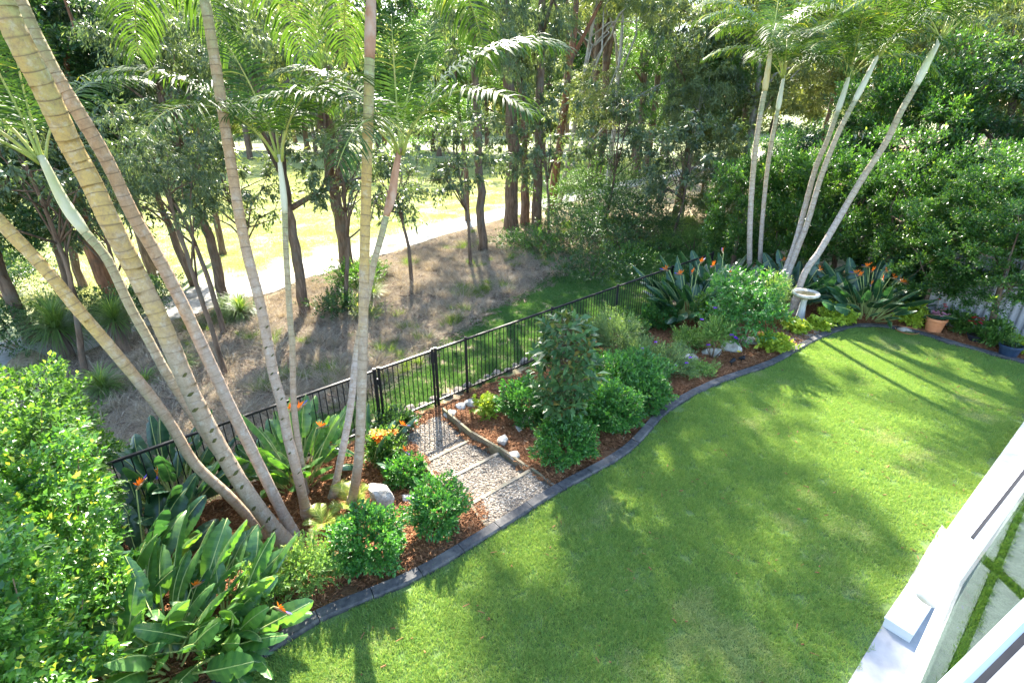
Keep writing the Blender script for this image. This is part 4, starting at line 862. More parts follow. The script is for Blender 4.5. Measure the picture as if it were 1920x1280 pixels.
# ================================================================ BIRD OF PARADISE
def strel_meshes(mat, seed, pl, bl, bw, bend):
    g = np.random.default_rng(seed); n = 12; V = []; F = []; T = []; Rb = []
    C = []; a = R(88); p = np.zeros(3); L = pl + bl
    pts = [p.copy()]; m = 18
    for i in range(m):
        a2 = R(88) - bend * (i / m) ** 2.2; p = p + np.array([math.cos(a2), 0, math.sin(a2)]) * L / m; pts.append(p.copy())
    pts = np.array(pts); i0 = int(m * pl / L); bp = pts[i0:]; nb = len(bp) * 2 - 1
    cc = []; 
    for i in range(nb): f = i / 2; j = min(len(bp) - 2, int(f)); cc.append(bp[j] + (bp[j+1] - bp[j]) * (f - j))
    cc = np.array(cc); tears = [set(g.integers(2, nb - 2, g.integers(0, 3))), set(g.integers(2, nb - 2, g.integers(0, 3)))]; tv = g.uniform(-.2, .3)
    for i in range(nb):
        u = i / (nb - 1); t = nrmz(cc[min(i+1, nb-1)] - cc[max(i-1, 0)]); nn = nrmz(np.cross(t, [0, 1., 0])); w = bw / 2 * (math.sin(math.pi * min(1, u * .92 + .04) ** .8)) ** .62 * (1 if i < nb - 1 else .04)
        ed = 1 + .05 * math.sin(i * 2.7 + seed); cut = [.45 if i in tears[0] else 1, .5 if i in tears[1] else 1]
        for s, k in ((-1, 1), (-.5, .42), (0, 0), (.5, .42), (1, 1)):
            if abs(s) == 1: s = s * cut[0 if s < 0 else 1]
            V.append(cc[i] + np.array([0, 1., 0]) * w * s * ed - nn * w * k * .55 * (1 if abs(s) < 1 else .85) + nn * (.004 * ((i % 2) * 2 - 1) * abs(s)))
    for i in range(nb - 1):
        for j in range(4): F.append((i*5+j, i*5+j+1, i*5+5+j+1, i*5+5+j)); T.append(np.clip(.35 + tv + .16 * math.sin(i * 1.9 + j) + g.uniform(-.06, .06), 0, 1))
    bm2 = mesh_np('blade', np.array(V), np.array(F), M[mat], T, smooth=True)
    mb = MB(); st = [Vector(q) for q in pts[:i0+1]] + [Vector(q) for q in cc[::3]]
    mb.tube([s + Vector((0, 0, 0)) for s in st], [.013 - .005 * i / i0 if i <= i0 else .006 * (1 - (i - i0) / (len(st) - i0)) + .001 for i in range(len(st))], 6); sm_ = mb.mesh('stalk', M['midrib'], smooth=True)
    return sm_, bm2
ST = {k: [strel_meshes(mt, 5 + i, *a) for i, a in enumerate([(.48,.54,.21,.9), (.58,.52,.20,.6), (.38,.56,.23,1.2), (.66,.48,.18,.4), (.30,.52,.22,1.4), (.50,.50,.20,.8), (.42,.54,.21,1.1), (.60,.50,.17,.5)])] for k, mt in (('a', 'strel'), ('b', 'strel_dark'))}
def flower_mesh(seed):
    g = np.random.default_rng(seed); mb = MB(); mb.tube([(0, 0, 0), (.02, 0, .5), (.05, 0, .98)], [.010, .008, .007], 5, 0); mb.tube([(.05, 0, .97), (.12, 0, 1.0), (.24, 0, 1.03)], [.008, .018, .002], 6, 1)
    for k in range(5):
        a = R(35 + 26 * k + g.uniform(-8, 8)); y = g.uniform(-.05, .05); d = Vector((math.cos(a), y * 4, math.sin(a))).normalized(); s = Vector((-d.z, .25, d.x)).normalized() * .010; b = Vector((.10, 0, 1.005)); L = g.uniform(.075, .115)
        mb.add([b, b + d*L*.5 + s, b + d*L, b + d*L*.5 - s, b + d*L*.5 + Vector((0, .01, 0))], [(0, 1, 2, 4), (0, 4, 2, 3)], 2)
    mb.add([(.11, -.004, 1.0), (.21, -.012, 1.06), (.24, 0, 1.07), (.21, .012, 1.05)], [(0, 1, 2, 3)], 3)
    return mb.mesh('flower', [M['midrib'], M['beak'], M['orange'], M['blue']])
for nm in ('orange', 'blue', 'beak'): pass
FL = [flower_mesh(3 + i) for i in range(3)]
def strel(px, py, label, n, rad, sc, kind, flowers, seed, tilt=.55, fsc=None, p=None, az_bias=None):
    g = np.random.default_rng(seed); b = G(px, py) if p is None else Vector(p); e = empty('bird_of_paradise', b, label, 'bird of paradise plant', 'bird of paradise plants in the garden')
    for k in range(n):
        az = k * 2.399 + g.uniform(-.35, .35); r = rad * math.sqrt((k + .5) / n); var = g.integers(0, 8); tl = tilt * (.12 + .88 * r / rad) * g.uniform(.6, 1.3)
        sm_, bm2 = ST[kind][var]; s = sc * g.uniform(.78, 1.15)
        loc = Vector((math.cos(az) * r * .45, math.sin(az) * r * .45, -.02))
        q = Euler((0, 0, az)).to_quaternion() @ Euler((0, tl, 0)).to_quaternion() @ Euler((0, 0, g.uniform(-1.3, 1.3))).to_quaternion()
        f = link('leaf', bm2, e, loc, q.to_euler(), s); link('stalk', sm_, f)
    for k, (az, tl, s) in enumerate(flowers):
        q = Euler((0, 0, R(az))).to_quaternion() @ Euler((0, tl, 0)).to_quaternion(); link('flower', FL[k % 3], e, (0, 0, 0), q.to_euler(), s)
    return e
def fl(n, seed, s0=1.0, t=.4):
    g = np.random.default_rng(seed); return [(g.uniform(0, 360), g.uniform(.05, t), s0 * g.uniform(.9, 1.2)) for _ in range(n)]
strel(318, 1235, 'nearest bird of paradise with broad glossy leaves beside the bright hedge', 84, .66, 1.08, 'a', [(60, .5, .7)], 1, 1.0)
strel(420, 1195, 'smaller bird of paradise right of the nearest one, over the low green plants', 30, .35, .95, 'a', [(-10, .8, .9)], 13, .9)
strel(235, 1170, 'bird of paradise half hidden by the hedge behind the nearest one', 34, .40, 1.1, 'a', [], 14, .8)
strel(215, 1290, 'bird of paradise with upright bright leaves at the bottom left, in front of the hedge', 16, .35, 1.05, 'a', [], 12, .6)
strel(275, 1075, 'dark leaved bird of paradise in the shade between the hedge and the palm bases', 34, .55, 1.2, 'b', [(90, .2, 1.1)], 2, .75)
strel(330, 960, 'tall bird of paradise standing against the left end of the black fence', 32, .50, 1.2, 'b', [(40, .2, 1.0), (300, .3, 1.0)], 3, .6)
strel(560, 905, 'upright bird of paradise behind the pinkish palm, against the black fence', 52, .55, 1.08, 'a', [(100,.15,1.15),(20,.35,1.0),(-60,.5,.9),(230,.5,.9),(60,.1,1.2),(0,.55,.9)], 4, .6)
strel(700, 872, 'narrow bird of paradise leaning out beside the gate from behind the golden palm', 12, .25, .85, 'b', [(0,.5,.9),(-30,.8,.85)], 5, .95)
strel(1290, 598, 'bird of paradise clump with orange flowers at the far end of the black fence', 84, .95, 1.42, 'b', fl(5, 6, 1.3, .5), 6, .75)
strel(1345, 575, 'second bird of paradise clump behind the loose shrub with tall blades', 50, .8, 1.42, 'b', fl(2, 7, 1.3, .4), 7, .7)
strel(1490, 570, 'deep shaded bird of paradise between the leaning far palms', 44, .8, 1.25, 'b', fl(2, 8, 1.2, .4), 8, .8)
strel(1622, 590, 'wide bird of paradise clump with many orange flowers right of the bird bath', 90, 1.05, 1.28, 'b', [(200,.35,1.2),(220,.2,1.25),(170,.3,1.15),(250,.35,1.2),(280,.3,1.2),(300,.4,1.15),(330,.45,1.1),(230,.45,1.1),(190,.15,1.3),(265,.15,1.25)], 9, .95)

# ================================================================ SHRUBS OF THE BED
def S(kind, px, py, rad, h, label, seed, name='shrub', cat='shrub', group=None, **k): return shrub(kind, G(px, py), rad * 1.22, h * 1.16, name, label, cat, group, seed, **k)
S('box', 697, 1055, .38, .66, 'rounded glossy shrub between the thick palm base and the round shrub by the steps', 1, dens=1.1)
S('box', 820, 988, .33, .60, 'rounded dark green shrub right beside the lowest gravel step', 2)
S('light', 582, 1098, .38, .56, 'loose light green leafy shrub at the foot of the thickest palm by the kerb', 3)
S('light', 497, 1145, .28, .52, 'upright light green leafy shrub right of the nearest bird of paradise', 4, lump=.35)
S('mid', 440, 1215, .26, .30, 'low straggly green plant at the kerb in front of the nearest bird of paradise', 5, stems=4)
S('box', 762, 905, .30, .36, 'low spreading green shrub left of the upper gravel steps', 6)
e = S('mid', 722, 868, .34, .52, 'leafy plant with spiky orange flower heads left of the gravel steps', 7)
petals('petals', [(-.05, -.1, .56), (.02, -.05, .58), (-.1, 0, .57), (.15, .1, .5), (0, -.12, .5)], .10, M['orange'], e, np.random.default_rng(4), 9)
S('dark', 742, 812, .36, .42, 'low dark green plant in front of the gate hinge side', 8)
S('box', 1058, 858, .40, .62, 'glossy rounded shrub below the magnolia, nearest of the group to the kerb', 9, dens=1.1)
S('box', 988, 786, .44, .64, 'dark rounded shrub left of the magnolia against the fence', 10, dens=1.1)
S('box', 1148, 800, .43, .64, 'rounded glossy shrub right of the magnolia beside the kerb', 11, dens=1.1)
S('box', 1208, 764, .38, .58, 'rounded shrub at the right end of the glossy shrub row by the kerb', 12, dens=1.1)
S('box', 1142, 748, .54, .74, 'rounded shrub behind the glossy row and right behind the magnolia', 13)
S('mid', 1080, 750, .42, .65, 'small leafy shrub between the magnolia and the black fence', 33)
S('gold', 912, 782, .22, .36, 'small yellow-green shrub in the mulch near the fence stones', 14, lump=.4, dens=.7)
S('box', 1106, 795, .46, .60, 'rounded shrub filling the gap between the magnolia stem and the kerb row', 37)
S('box', 1196, 732, .48, .64, 'rounded shrub in the second row behind the right end of the glossy row', 38)
S('grey', 1200, 690, .45, .6, 'soft grey-green shrub behind the glossy row, nearest the purple dotted ground shrub', 39)
S('mid', 1040, 770, .34, .5, 'mid green shrub hugging the fence left of the magnolia top', 40)
S('light', 1290, 655, .40, .5, 'pale green shrub in front of the far fence bird of paradise', 41)
S('mid', 1330, 615, .45, .8, 'leafy shrub between the fence bird of paradise and the tall loose shrub', 42)
S('mid', 1160, 615, .40, .5, 'low leafy shrub at the fence behind the soft grey-green shrubs', 43)
def magnolia():
    b = G(1052, 842); t = (b - Vector((0, 0, CAMZ))).length; g = np.random.default_rng(5); e = empty('magnolia_tree', b, 'upright young magnolia with large glossy leaves and rusty undersides in the bed', 'magnolia tree')
    mb = MB(); mb.tube([(0, 0, -.1), (.02, 0, .7), (0, .02, 1.4), (.02, 0, 2.0)], [.028, .024, .018, .008], 7)
    tips = []; outs = []
    for k in range(190):
        z = .65 + 1.55 * (k + .5) / 190; a = k * 2.4; r = (.40 * math.sin(math.pi * ((z - .5) / 1.95)) ** .6 + .06) * g.uniform(.6, 1.12); q = Vector((math.cos(a) * r, math.sin(a) * r, z)); tips.append(q); outs.append((math.cos(a), math.sin(a), .7))
        if k % 2 == 0: mb.tube([(0, 0, z - .22), (q.x * .5, q.y * .5, z - .12), q], [.010, .007, .003], 4)
    mb.build('trunk', M['bark'], e, smooth=True)
    V, F, T = twigs(np.array(tips), np.array(outs), .14, 8, .135, .058, g, .5, 1.15, .05, True, young=.1); link('leaves', mesh_np('magnolia_leaves', V, F, M['magnolia'], T), e)
magnolia()
e = S('grey', 1150, 672, .58, 1.0, 'soft grey-green shrub with a few purple flowers along the fence behind the glossy row', 15)
petals('petals', [(.1, -.1, .93), (-.15, 0, .95), (.3, .1, .85)], .035, M['purple'], e, np.random.default_rng(5))
S('grey', 1095, 668, .46, .85, 'fine leafed grey-green shrub behind the magnolia top by the fence', 16)
e = S('grey', 1240, 700, .62, .55, 'spreading soft green ground shrub dotted with purple flowers', 17, lump=.35)
petals('petals', [(.1, -.5, .42), (.35, -.35, .4), (-.2, -.45, .4), (.5, -.1, .4), (-.4, .1, .5), (-.1, .3, .55)], .045, M['purple'], e, np.random.default_rng(6))
S('light', 1305, 700, .42, .22, 'low pale green ground plants spilling over the rocks beside the solar lamps', 18, lump=.4, stems=4, dens=.7)
S('box', 1235, 612, .45, .55, 'round bright green shrub below the far bird of paradise by the fence', 19)
S('mid', 1185, 645, .36, .6, 'green leafy shrub at the fence left of the round bright green one', 34)
S('rhodo', 1385, 650, .72, 1.55, 'tall loose shrub with narrow glossy leaves and bare stems behind the rocks', 20, lump=.3, stems=12, lift=.25)
e = S('light', 1335, 668, .38, .8, 'slender shrub with deep purple flowers beside the grey white rock', 21, stems=10, lift=.2, dens=.7)
petals('petals', [(.2, -.3, .62), (.3, -.32, .55), (-.2, -.2, .35), (-.1, 0, 1.1), (-.3, .1, .8), (.26, -.36, .6)], .055, M['purple'], e, np.random.default_rng(7))
e2 = petals('petals', [(.38, -.38, .28)], .06, M['yellow'], e, np.random.default_rng(8))
S('fine', 1438, 608, .45, 1.15, 'feathery yellow-green shrub right of the tall loose shrub, below the slender palms', 22, stems=9)
S('gold', 1452, 655, .32, .30, 'golden leafed clump nearest the kerb where the mulch meets gravel', 23, dens=1.2)
S('gold', 1492, 622, .28, .28, 'golden leafed clump directly left of the bird bath foot', 24, dens=1.2)
S('gold', 1535, 618, .26, .26, 'golden leafed clump directly right of the bird bath foot', 25, dens=1.2)
S('gold', 1568, 606, .36, .42, 'largest golden leafed clump under the right bird of paradise', 26, dens=1.2)
S('gold', 1708, 612, .30, .52, 'round yellow-green shrub left of the terracotta pot', 27, name='shrub')
S('dark', 1722, 575, .40, .95, 'sparse dark purple-leafed shrub before the pale boundary fence', 28, dens=.35, lump=.4)
S('dark', 1690, 575, .55, 1.3, 'tall dark shrub between the right bird of paradise and the pale fence', 44)
S('mid', 1800, 628, .30, .5, 'leafy green plant right behind the terracotta pot', 29)
S('mid', 1858, 652, .34, .6, 'leafy green plant between the red flowers and the dark blue pot', 30)
e = S('gold', 1918, 665, .22, .38, 'small plant with yellow flowers at the right end of the bed', 31)
S('mid', 1770, 612, .26, .42, 'low green plant between the terracotta pot and the fence', 35)
S('dark', 1848, 598, .42, .9, 'dark narrow-leafed plant against the fence behind the red flowers', 36, dens=.5)

# gravel patch at the bird bath
p = grid_pts(4.5, 9, 8, 13.5, .085); cpt = Z(1545, 640); dd = np.hypot((p[:, 0] - cpt.x) / 1.25, (p[:, 1] - cpt.y) / .9); m = (dd < 1 + .1 * np.sin(p[:, 0] * 5)) & ~lawnside(p[:, 0], p[:, 1]) & (dist_poly(p[:, 0], p[:, 1], KN) > .17); p = p[m]; q, rt = on_ground(p, .012)
scatter('gravel_patch', q, rt, rg.uniform(1, 1.3, len(q)), [pebble_patch('gravel_stone_patch', 60, .11, .010, 'pebble', 180 + k) for k in range(3)], 'grey gravel round the foot of the bird bath', None)

# ================================================================ BIRD BATH, POTS, LAMPS
b = G(1498, 603); e = empty('bird_bath', b, 'weathered stone bird bath on a white pedestal among golden leafed plants', 'bird bath')
mb = MB(); mb.lathe([(.17, -.05), (.17, .04), (.15, .07), (.115, .10), (.10, .14), (.078, .35), (.07, .52), (.075, .58), (.10, .62)], 10); mb.build('pedestal', M['white'], e, loc=(0, 0, 0))
mb = MB(); mb.lathe([(.09, .60), (.16, .63), (.26, .67), (.305, .70), (.32, .735), (.305, .765), (.275, .765), (.255, .745), (.20, .715), (.10, .70), (.01, .695)], 36); mb.build('bowl', M['bathstone'], e, smooth=True)
mb = MB(); mb.lathe([(.001, .729), (.228, .73)], 32); mb.build('water', M['water'], e)
def pot(px, py, r, h, mat, label, seed, fn, tilt=0):
    b = G(px, py); e = empty('flower_pot', b, label, 'flower pot'); mb = MB()
    mb.lathe([(r*.68, 0), (r*.72, .01), (r*.93, h*.78), (r*.99, h*.80), (r*1.03, h*.84), (r*1.03, h*.98), (r*.99, h), (r*.92, h), (r*.90, h*.86), (r*.02, h*.84)], 32); mb.build('pot_body', M[mat], e, smooth=False)
    mb = MB(); mb.lathe([(.001, h*.88), (r*.9, h*.87)], 20); mb.build('soil', M['soil'], e); g = np.random.default_rng(seed)
    fn(e, r, h, g); return e
def leafy(e, r, h, g, hh, kind, spread=1.0, n=60):
    p_, o_ = blob_pts(n, (r*spread, r*spread, hh/2), g, -.5, .3, .3); p_[:, 2] += h*.9 + hh*.35; mt, tl, per, L, W, dn, up, spr, yg, sh = SHRUB[kind]
    V, F, T = twigs(p_, o_, tl, per, L, W, g, up, spr, 0, True); link('foliage', mesh_np('pot_leaves', V, F, M[mt], T), e); return p_
def terr(e, r, h, g):
    leafy(e, r, h, g, .16, 'dark', .9, 26); pts = np.c_[g.normal(0, r*.45, (26, 2)), g.uniform(h + .04, h + .16, 26)]; petals('petals', pts, .045, M['pink'], e, g)
    pts = [(r*.4, r*.1, h + .30), (-r*.3, r*.2, h + .42), (r*.5, 0, h + .26)]; petals('petals', pts, .05, M['red'], e, g, 7)
    mb = MB(); [mb.tube([(x*.5, y*.5, h*.9), (x, y, z)], .004, 4) for x, y, z in pts]; mb.build('stems', M['twig'], e)
pot(1748, 622, .21, .36, 'terracotta', 'large terracotta pot planted with pink and white flowers', 1, terr)
def redp(e, r, h, g):
    p_ = leafy(e, r, h, g, .34, 'mid', 1.3, 60); pts = np.c_[g.normal(0, r*.7, (16, 2)), g.uniform(h + .24, h + .46, 16)]; petals('petals', pts, .045, M['red'], e, g, 7)
pot(1829, 640, .19, .16, 'blackpot', 'low black pot with bright red flowers beside the pale fence', 2, redp)
def bluep(e, r, h, g): leafy(e, r, h, g, .40, 'light', .9, 50); leafy(e, r, h, g, .12, 'dark', 1.0, 20)
pot(1888, 668, .20, .27, 'bluepot', 'dark blue glazed pot with a leafy plant at the right end of the bed', 3, bluep)
mb = MB(); b = G(1700, 622); mb.lathe([(.19, 0), (.23, .05), (.24, .05), (.21, .01), (.01, .008)], 28); tag(mb.build('pot_saucer', M['terracotta'], loc=b), 'empty terracotta saucer lying left of the terracotta pot', 'saucer')
for px, py, rz, lb in ((1371, 686, .5, 'left small black garden spotlight lying flat in the mulch'), (1389, 680, -.4, 'right small black garden spotlight standing on its spike in the mulch')):
    b = G(px, py); e = empty('garden_spotlight', b, lb, 'garden light', 'two small black garden lights', rz)
    mb = MB(); mb.tube([(0, 0, -.05), (0, 0, .09)], .008, 6); mb.build('spike', M['black'], e)
    mb = MB(); mb.tube([(-.06, 0, .10), (-.02, 0, .105), (.035, 0, .125), (.055, 0, .13)], [.018, .034, .042, .044], 12); mb.build('lamp_head', M['black'], e, smooth=True)
    mb = MB(); mb.tube([(.056, 0, .1305), (.060, 0, .131)], .038, 12); mb.build('lens', M['bluepot'], e)

# ================================================================ LEFT HEDGE
def hedge(name, label, ellip, kind, seed, leaf, n_m2, group=None):
    g = np.random.default_rng(seed); c0 = Vector((ellip[0][0], ellip[0][1], gz1(ellip[0][0], ellip[0][1]))); e = empty(name, c0, label, 'hedge', group); parts = []
    mt, tl, per, L, W, dn, up, spr, yg, sh = SHRUB[kind]; L, W = leaf; mb = MB()
    for (x, y, z, rx, ry, rz) in ellip:
        n = int(n_m2 * 4 * math.pi * (rx*ry + rx*rz + ry*rz) / 3); p_, o_ = blob_pts(n, (rx, ry, rz), g, -.75, .26, .70, 2.8); p_ += np.array([x, y, z]) - np.array(c0)
        parts.append(twigs(p_, o_, .14, 9, L, W, g, .6, 1.0, 0, True, young=.45))
        for k in range(8):
            q = Vector(p_[g.integers(0, len(p_))]); a = Vector((x - c0.x + g.normal(0, .15), y - c0.y + g.normal(0, .15), -.1)); mb.tube([a, a.lerp(q, .5) + Vector(g.normal(0, .06, 3)), q], [.02, .013, .004], 5)
    V, F, T = merge(parts); link('leaves', mesh_np(name, V, F, M['leaf_hedge' if seed == 3 else 'leaf_mid'], T), e); mb.build('stems', M['twig'], e); return e
hc = P(-45, 1090, 3.3); hd = P(-10, 800, 4.1); he = P(5, 650, 5.1)
hedge('clipped_hedge', 'bright glossy hedge with yellow young tips filling the bottom left corner', [(hc.x - .32, hc.y - .05, 1.25, .55, .75, 1.1), (hc.x - .75, hc.y - .65, 1.25, .9, .6, 1.1), (hd.x - .30, hd.y + .05, 1.25, .60, .70, 1.1)], 'mid', 3, (.054, .028), 300)
hedge('clipped_hedge', 'darker green part of the hedge behind, below the dark trunk at the left edge', [(he.x - .25, he.y - .1, 1.0, .65, .75, 1.1), (he.x - .85, he.y + .7, 1.0, .7, .8, 1.05)], 'mid', 4, (.054, .030), 190)
# ================================================================ TREES BEYOND THE FENCE
def T(label, base, top, r0, crown, cs, cpos, **k):
    b = G(*base) if len(base) == 2 else Vector(base); return limb_tree(k.pop('name', 'gum_tree'), label, [b] + [Y(*q) for q in top], r0, crown, cs, cpos, **k)
def above(px, py, y): return Y(px, py, y)
b = G(420, 572); y0 = b.y
T('crooked brown tree with a forked trunk standing at the near side of the footpath', (420, 572), [(405,490,y0),(388,430,y0-.1),(366,390,y0-.2),(352,330,y0-.2),(338,270,y0-.2),(322,180,y0-.4)], .15, 'gum', (.62,.62,.5), Y(330,120,y0-.4), bark='bark', r1=.08, limbs=10,
  extra=[([Y(354,330,y0-.2), Y(385,300,y0-.3), Y(430,278,y0-.5)], .07, .03), ([Y(352,300,y0-.2), Y(320,280,y0), Y(270,240,y0)], .06, .02)])
b = G(572, 592); y1 = b.y
T('dark trunked tree with a long side branch reaching right towards the golden palm', (572, 592), [(560,500,y1),(548,430,y1),(543,380,y1),(520,300,y1),(500,200,y1)], .16, 'gum', (.6,.6,.55), Y(500,110,y1), r1=.07, limbs=10,
  extra=[([Y(546,390,y1), Y(590,365,y1), Y(640,345,y1), Y(690,330,y1-.2)], .08, .03), ([Y(600,362,y1), Y(640,250,y1), Y(655,150,y1)], .04, .02)])
b = G(655, 520); y2 = b.y
T('stout rough barked tree behind the golden palm at the footpath edge', (655, 520), [(645,450,y2),(632,380,y2),(615,300,y2),(600,200,y2)], .24, 'gum2', (.6,.6,.6), Y(590,60,y2), r1=.12, limbs=10)
b = G(424, 706); y3 = b.y
T('thin twin stemmed sapling leaning left behind the pinkish palms', (424, 706), [(395,610,y3),(370,540,y3),(345,460,y3),(325,400,y3),(300,330,y3)], .055, 'gum', (.34,.34,.34), Y(300,330,y3), r1=.03, limbs=6, name='sapling',
  extra=[([Y(382,570,y3), Y(352,480,y3+.05), Y(335,420,y3+.1)], .035, .02)])
b = G(215, 560); y4 = b.y
T('red brown trunk standing in the shaded grass left of the thick leaning palm', (215, 560), [(185,500,y4),(160,430,y4),(140,340,y4),(120,200,y4)], .22, 'dense', (.7,.7,.6), Y(110,120,y4), bark='redbark', r1=.12, limbs=8)
b = G(290, 520); y5 = b.y
T('second brown trunk close behind the thick leaning palm', (290, 520), [(262,430,y5),(240,330,y5),(215,200,y5),(205,100,y5)], .20, 'gum', (.8,.8,.7), Y(205,70,y5), bark='bark', r1=.1, limbs=10)
b = G(60, 640); y6 = b.y
T('dark trunk at the left edge above the shaded hedge', (60, 640), [(30,580,y6),(5,520,y6),(-30,430,y6)], .17, 'dense', (.55,.55,.5), Y(-60,330,y6), r1=.1, limbs=6)
# low hanging leafy trees at the left, over the field
for i, (px, py, yy, cr, cs, lb) in enumerate([(60, 330, 13, 'gum', .55, 'leafy tree hanging low at the left edge behind the pale crownshaft'), (250, 200, 16, 'dense', .62, 'dark leafy tree above the crooked tree, left of the ringed palm'),
     (330, 60, 20, 'dense', .8, 'tall dark crowned tree at the top left behind the palm fronds'),
     (20, 120, 16, 'dense', .8, 'tall dark crowned tree in the top left corner')]):
    c = Y(px, py, yy); base = (c.x + rnd.uniform(-.5, .5), yy, -.42); limb_tree('leafy_tree', lb, [base, (c.x, yy, max(1, c.z * .5)), (c.x, yy, c.z)], .13, cr, cs, c, seed=40 + i, limbs=8)
# sparse leafy sprays before the bright field
for i, (px, py, yy, s, lb) in enumerate([(290, 330, 12, 1.1, 'sparse small tree with hanging dark leaves behind the ringed palms'), (420, 360, 13.5, 1.0, 'thin leafy tree between the pinkish palm and the crooked trunk'), (640, 320, 14, .9, 'sparse leafy tree behind the straight golden palm'),
     (735, 360, 16, 1.1, 'open leafy tree with fine drooping leaves before the bright field'), (850, 300, 18, 1.1, 'sparse dark leafed tree left of the lone slender trunk'), (55, 330, 10, .9, 'sparse twiggy tree at the left edge behind the pale crownshaft'), (1010, 270, 23, 1.5, 'drooping leafy tree in front of the middle trunks'),
     (180, 400, 12, .8, 'sparse dark leafed tree between the red brown trunk and the field'), (1290, 310, 21, 1.4, 'loose leafy tree in front of the field gap on the right'), (1160, 250, 24, 1.4, 'loose drooping tree right of the middle trunks')]):
    c = Y(px, py, yy); bx, by = c.x + rnd.uniform(-.6, .6), yy + rnd.uniform(-.3, .3); limb_tree('sparse_tree', lb, [(bx, by, gz1(bx, by)), ((bx + c.x) / 2 + .15, by, c.z * .5), (c.x, yy, c.z + .4)], .07, 'sparse', s, c, seed=500 + i, limbs=18)
# middle group
def MT(px, py, lb, r, lean=0.0, h=12, cr='gum', cs=1.0, bark='bark', off=(0, 0, 0), seed=1, low=None, **k):
    b = G(px, py); top = b + Vector((lean * h, 0, h)); pts = [b, b + Vector((lean * h * .3 + rnd.uniform(-.1, .1), 0, h * .3)), b + Vector((lean * h * .62 + rnd.uniform(-.2, .2), 0, h * .62)), top]
    if low is None: low = [(cr, tuple(c * .8 for c in cs), Vector((lean * 6 + math.sin(seed * 2.1) * 1.0, math.cos(seed) * .8, h * .52)))]
    return limb_tree('gum_tree', lb, pts, r, cr, cs, top + Vector(off) - Vector((0, 0, 1.0)), bark=bark, seed=seed, low=low, **k)
MT(905, 472, 'slender straight tree standing alone between the footpath and the fence', .17, 0, 14.3, 'gum', (.8,.8,.8), seed=3)
MT(958, 432, 'thickest brown trunk of the middle group beside the footpath', .33, -.01, 15, 'gum', (.85,.8,.9), 'bark', seed=4)
MT(985, 425, 'trunk just right of the thickest one in the middle group', .22, -.03, 14, 'gum2', (.5,.5,.6), 'bark', (1, 1, 0), seed=5)
MT(1004, 432, 'grey brown trunk leaning over the path, third of the middle group', .24, .01, 13, 'gum', (.5,.5,.6), 'bark', (1, 0, -1), seed=6)
MT(1032, 402, 'reddish smooth trunk leaning right in the middle group', .26, .09, 13, 'gum', (1.1,1.1,1), 'redbark', (.5, 1, 0), seed=7, low=[])
MT(878, 415, 'thin dark tree left of the slender straight one beyond the path', .13, -.05, 9, 'wattle', (.9,.9,.9), seed=8)
b = G(1045, 392)
MT(1045, 392, 'pale grey tree with bare forking branches spreading right', .16, .16, 10, 'gum2', (1.0,1.0,.7), 'greybark', (1, 0, 1), seed=9, extra=[([b + Vector((.5, 0, 2)), b + Vector((1.8, 0, 3.6)), b + Vector((3.6, .2, 5.4)), b + Vector((5.5, 0, 6.4))], .10, .03), ([b + Vector((1.2, 0, 3)), b + Vector((2.0, 0, 5)), b + Vector((3.2, .2, 8))], .07, .02)])
MT(1105, 352, 'dark trunk at the far side of the path, left of a pair', .30, 0, 13, 'gum', (1.2,1.2,1.1), seed=10, low=[])
MT(1122, 350, 'dark trunk at the far side of the path, right of a pair', .33, .01, 14, 'gum', (1,1,.9), seed=11, low=[])
MT(1138, 362, 'pale slim trunk beside the dark pair at the path', .17, .02, 13, 'gum2', (1,1,1), 'greybark', seed=12, low=[])
MT(1190, 335, 'ivy clad trunk in the gap where the field shows through', .38, 0, 9, 'wattle', (1.2,1.2,1.1), seed=13)
MT(1211, 328, 'leaning dark trunk silhouetted against the bright field', .34, .045, 13, 'gum', (1.2,1.2,1.1), 'bark', (0, 0, 0), seed=14, low=[])
MT(1266, 405, 'slim brown tree with drooping dark leaves before the field gap', .18, .04, 8.5, 'gum', (.85,.85,.9), seed=15)
MT(1278, 418, 'thin pale blue-grey sapling right of the slim brown tree', .07, .02, 6, 'gum2', (.5,.5,.6), 'greybark', seed=16)
MT(1312, 395, 'thin trunk left of the clipped hedge mass', .09, .03, 8, 'gum', (.8,.8,.9), seed=17)
MT(1335, 405, 'thin dark stem beside the clipped hedge mass', .08, -.02, 7, 'wattle', (.8,.8,.9), seed=18)
MT(1240, 300, 'yellow-green crowned tree above the field gap', .2, .0, 9, 'wattle', (1.5,1.5,1.5), seed=19)
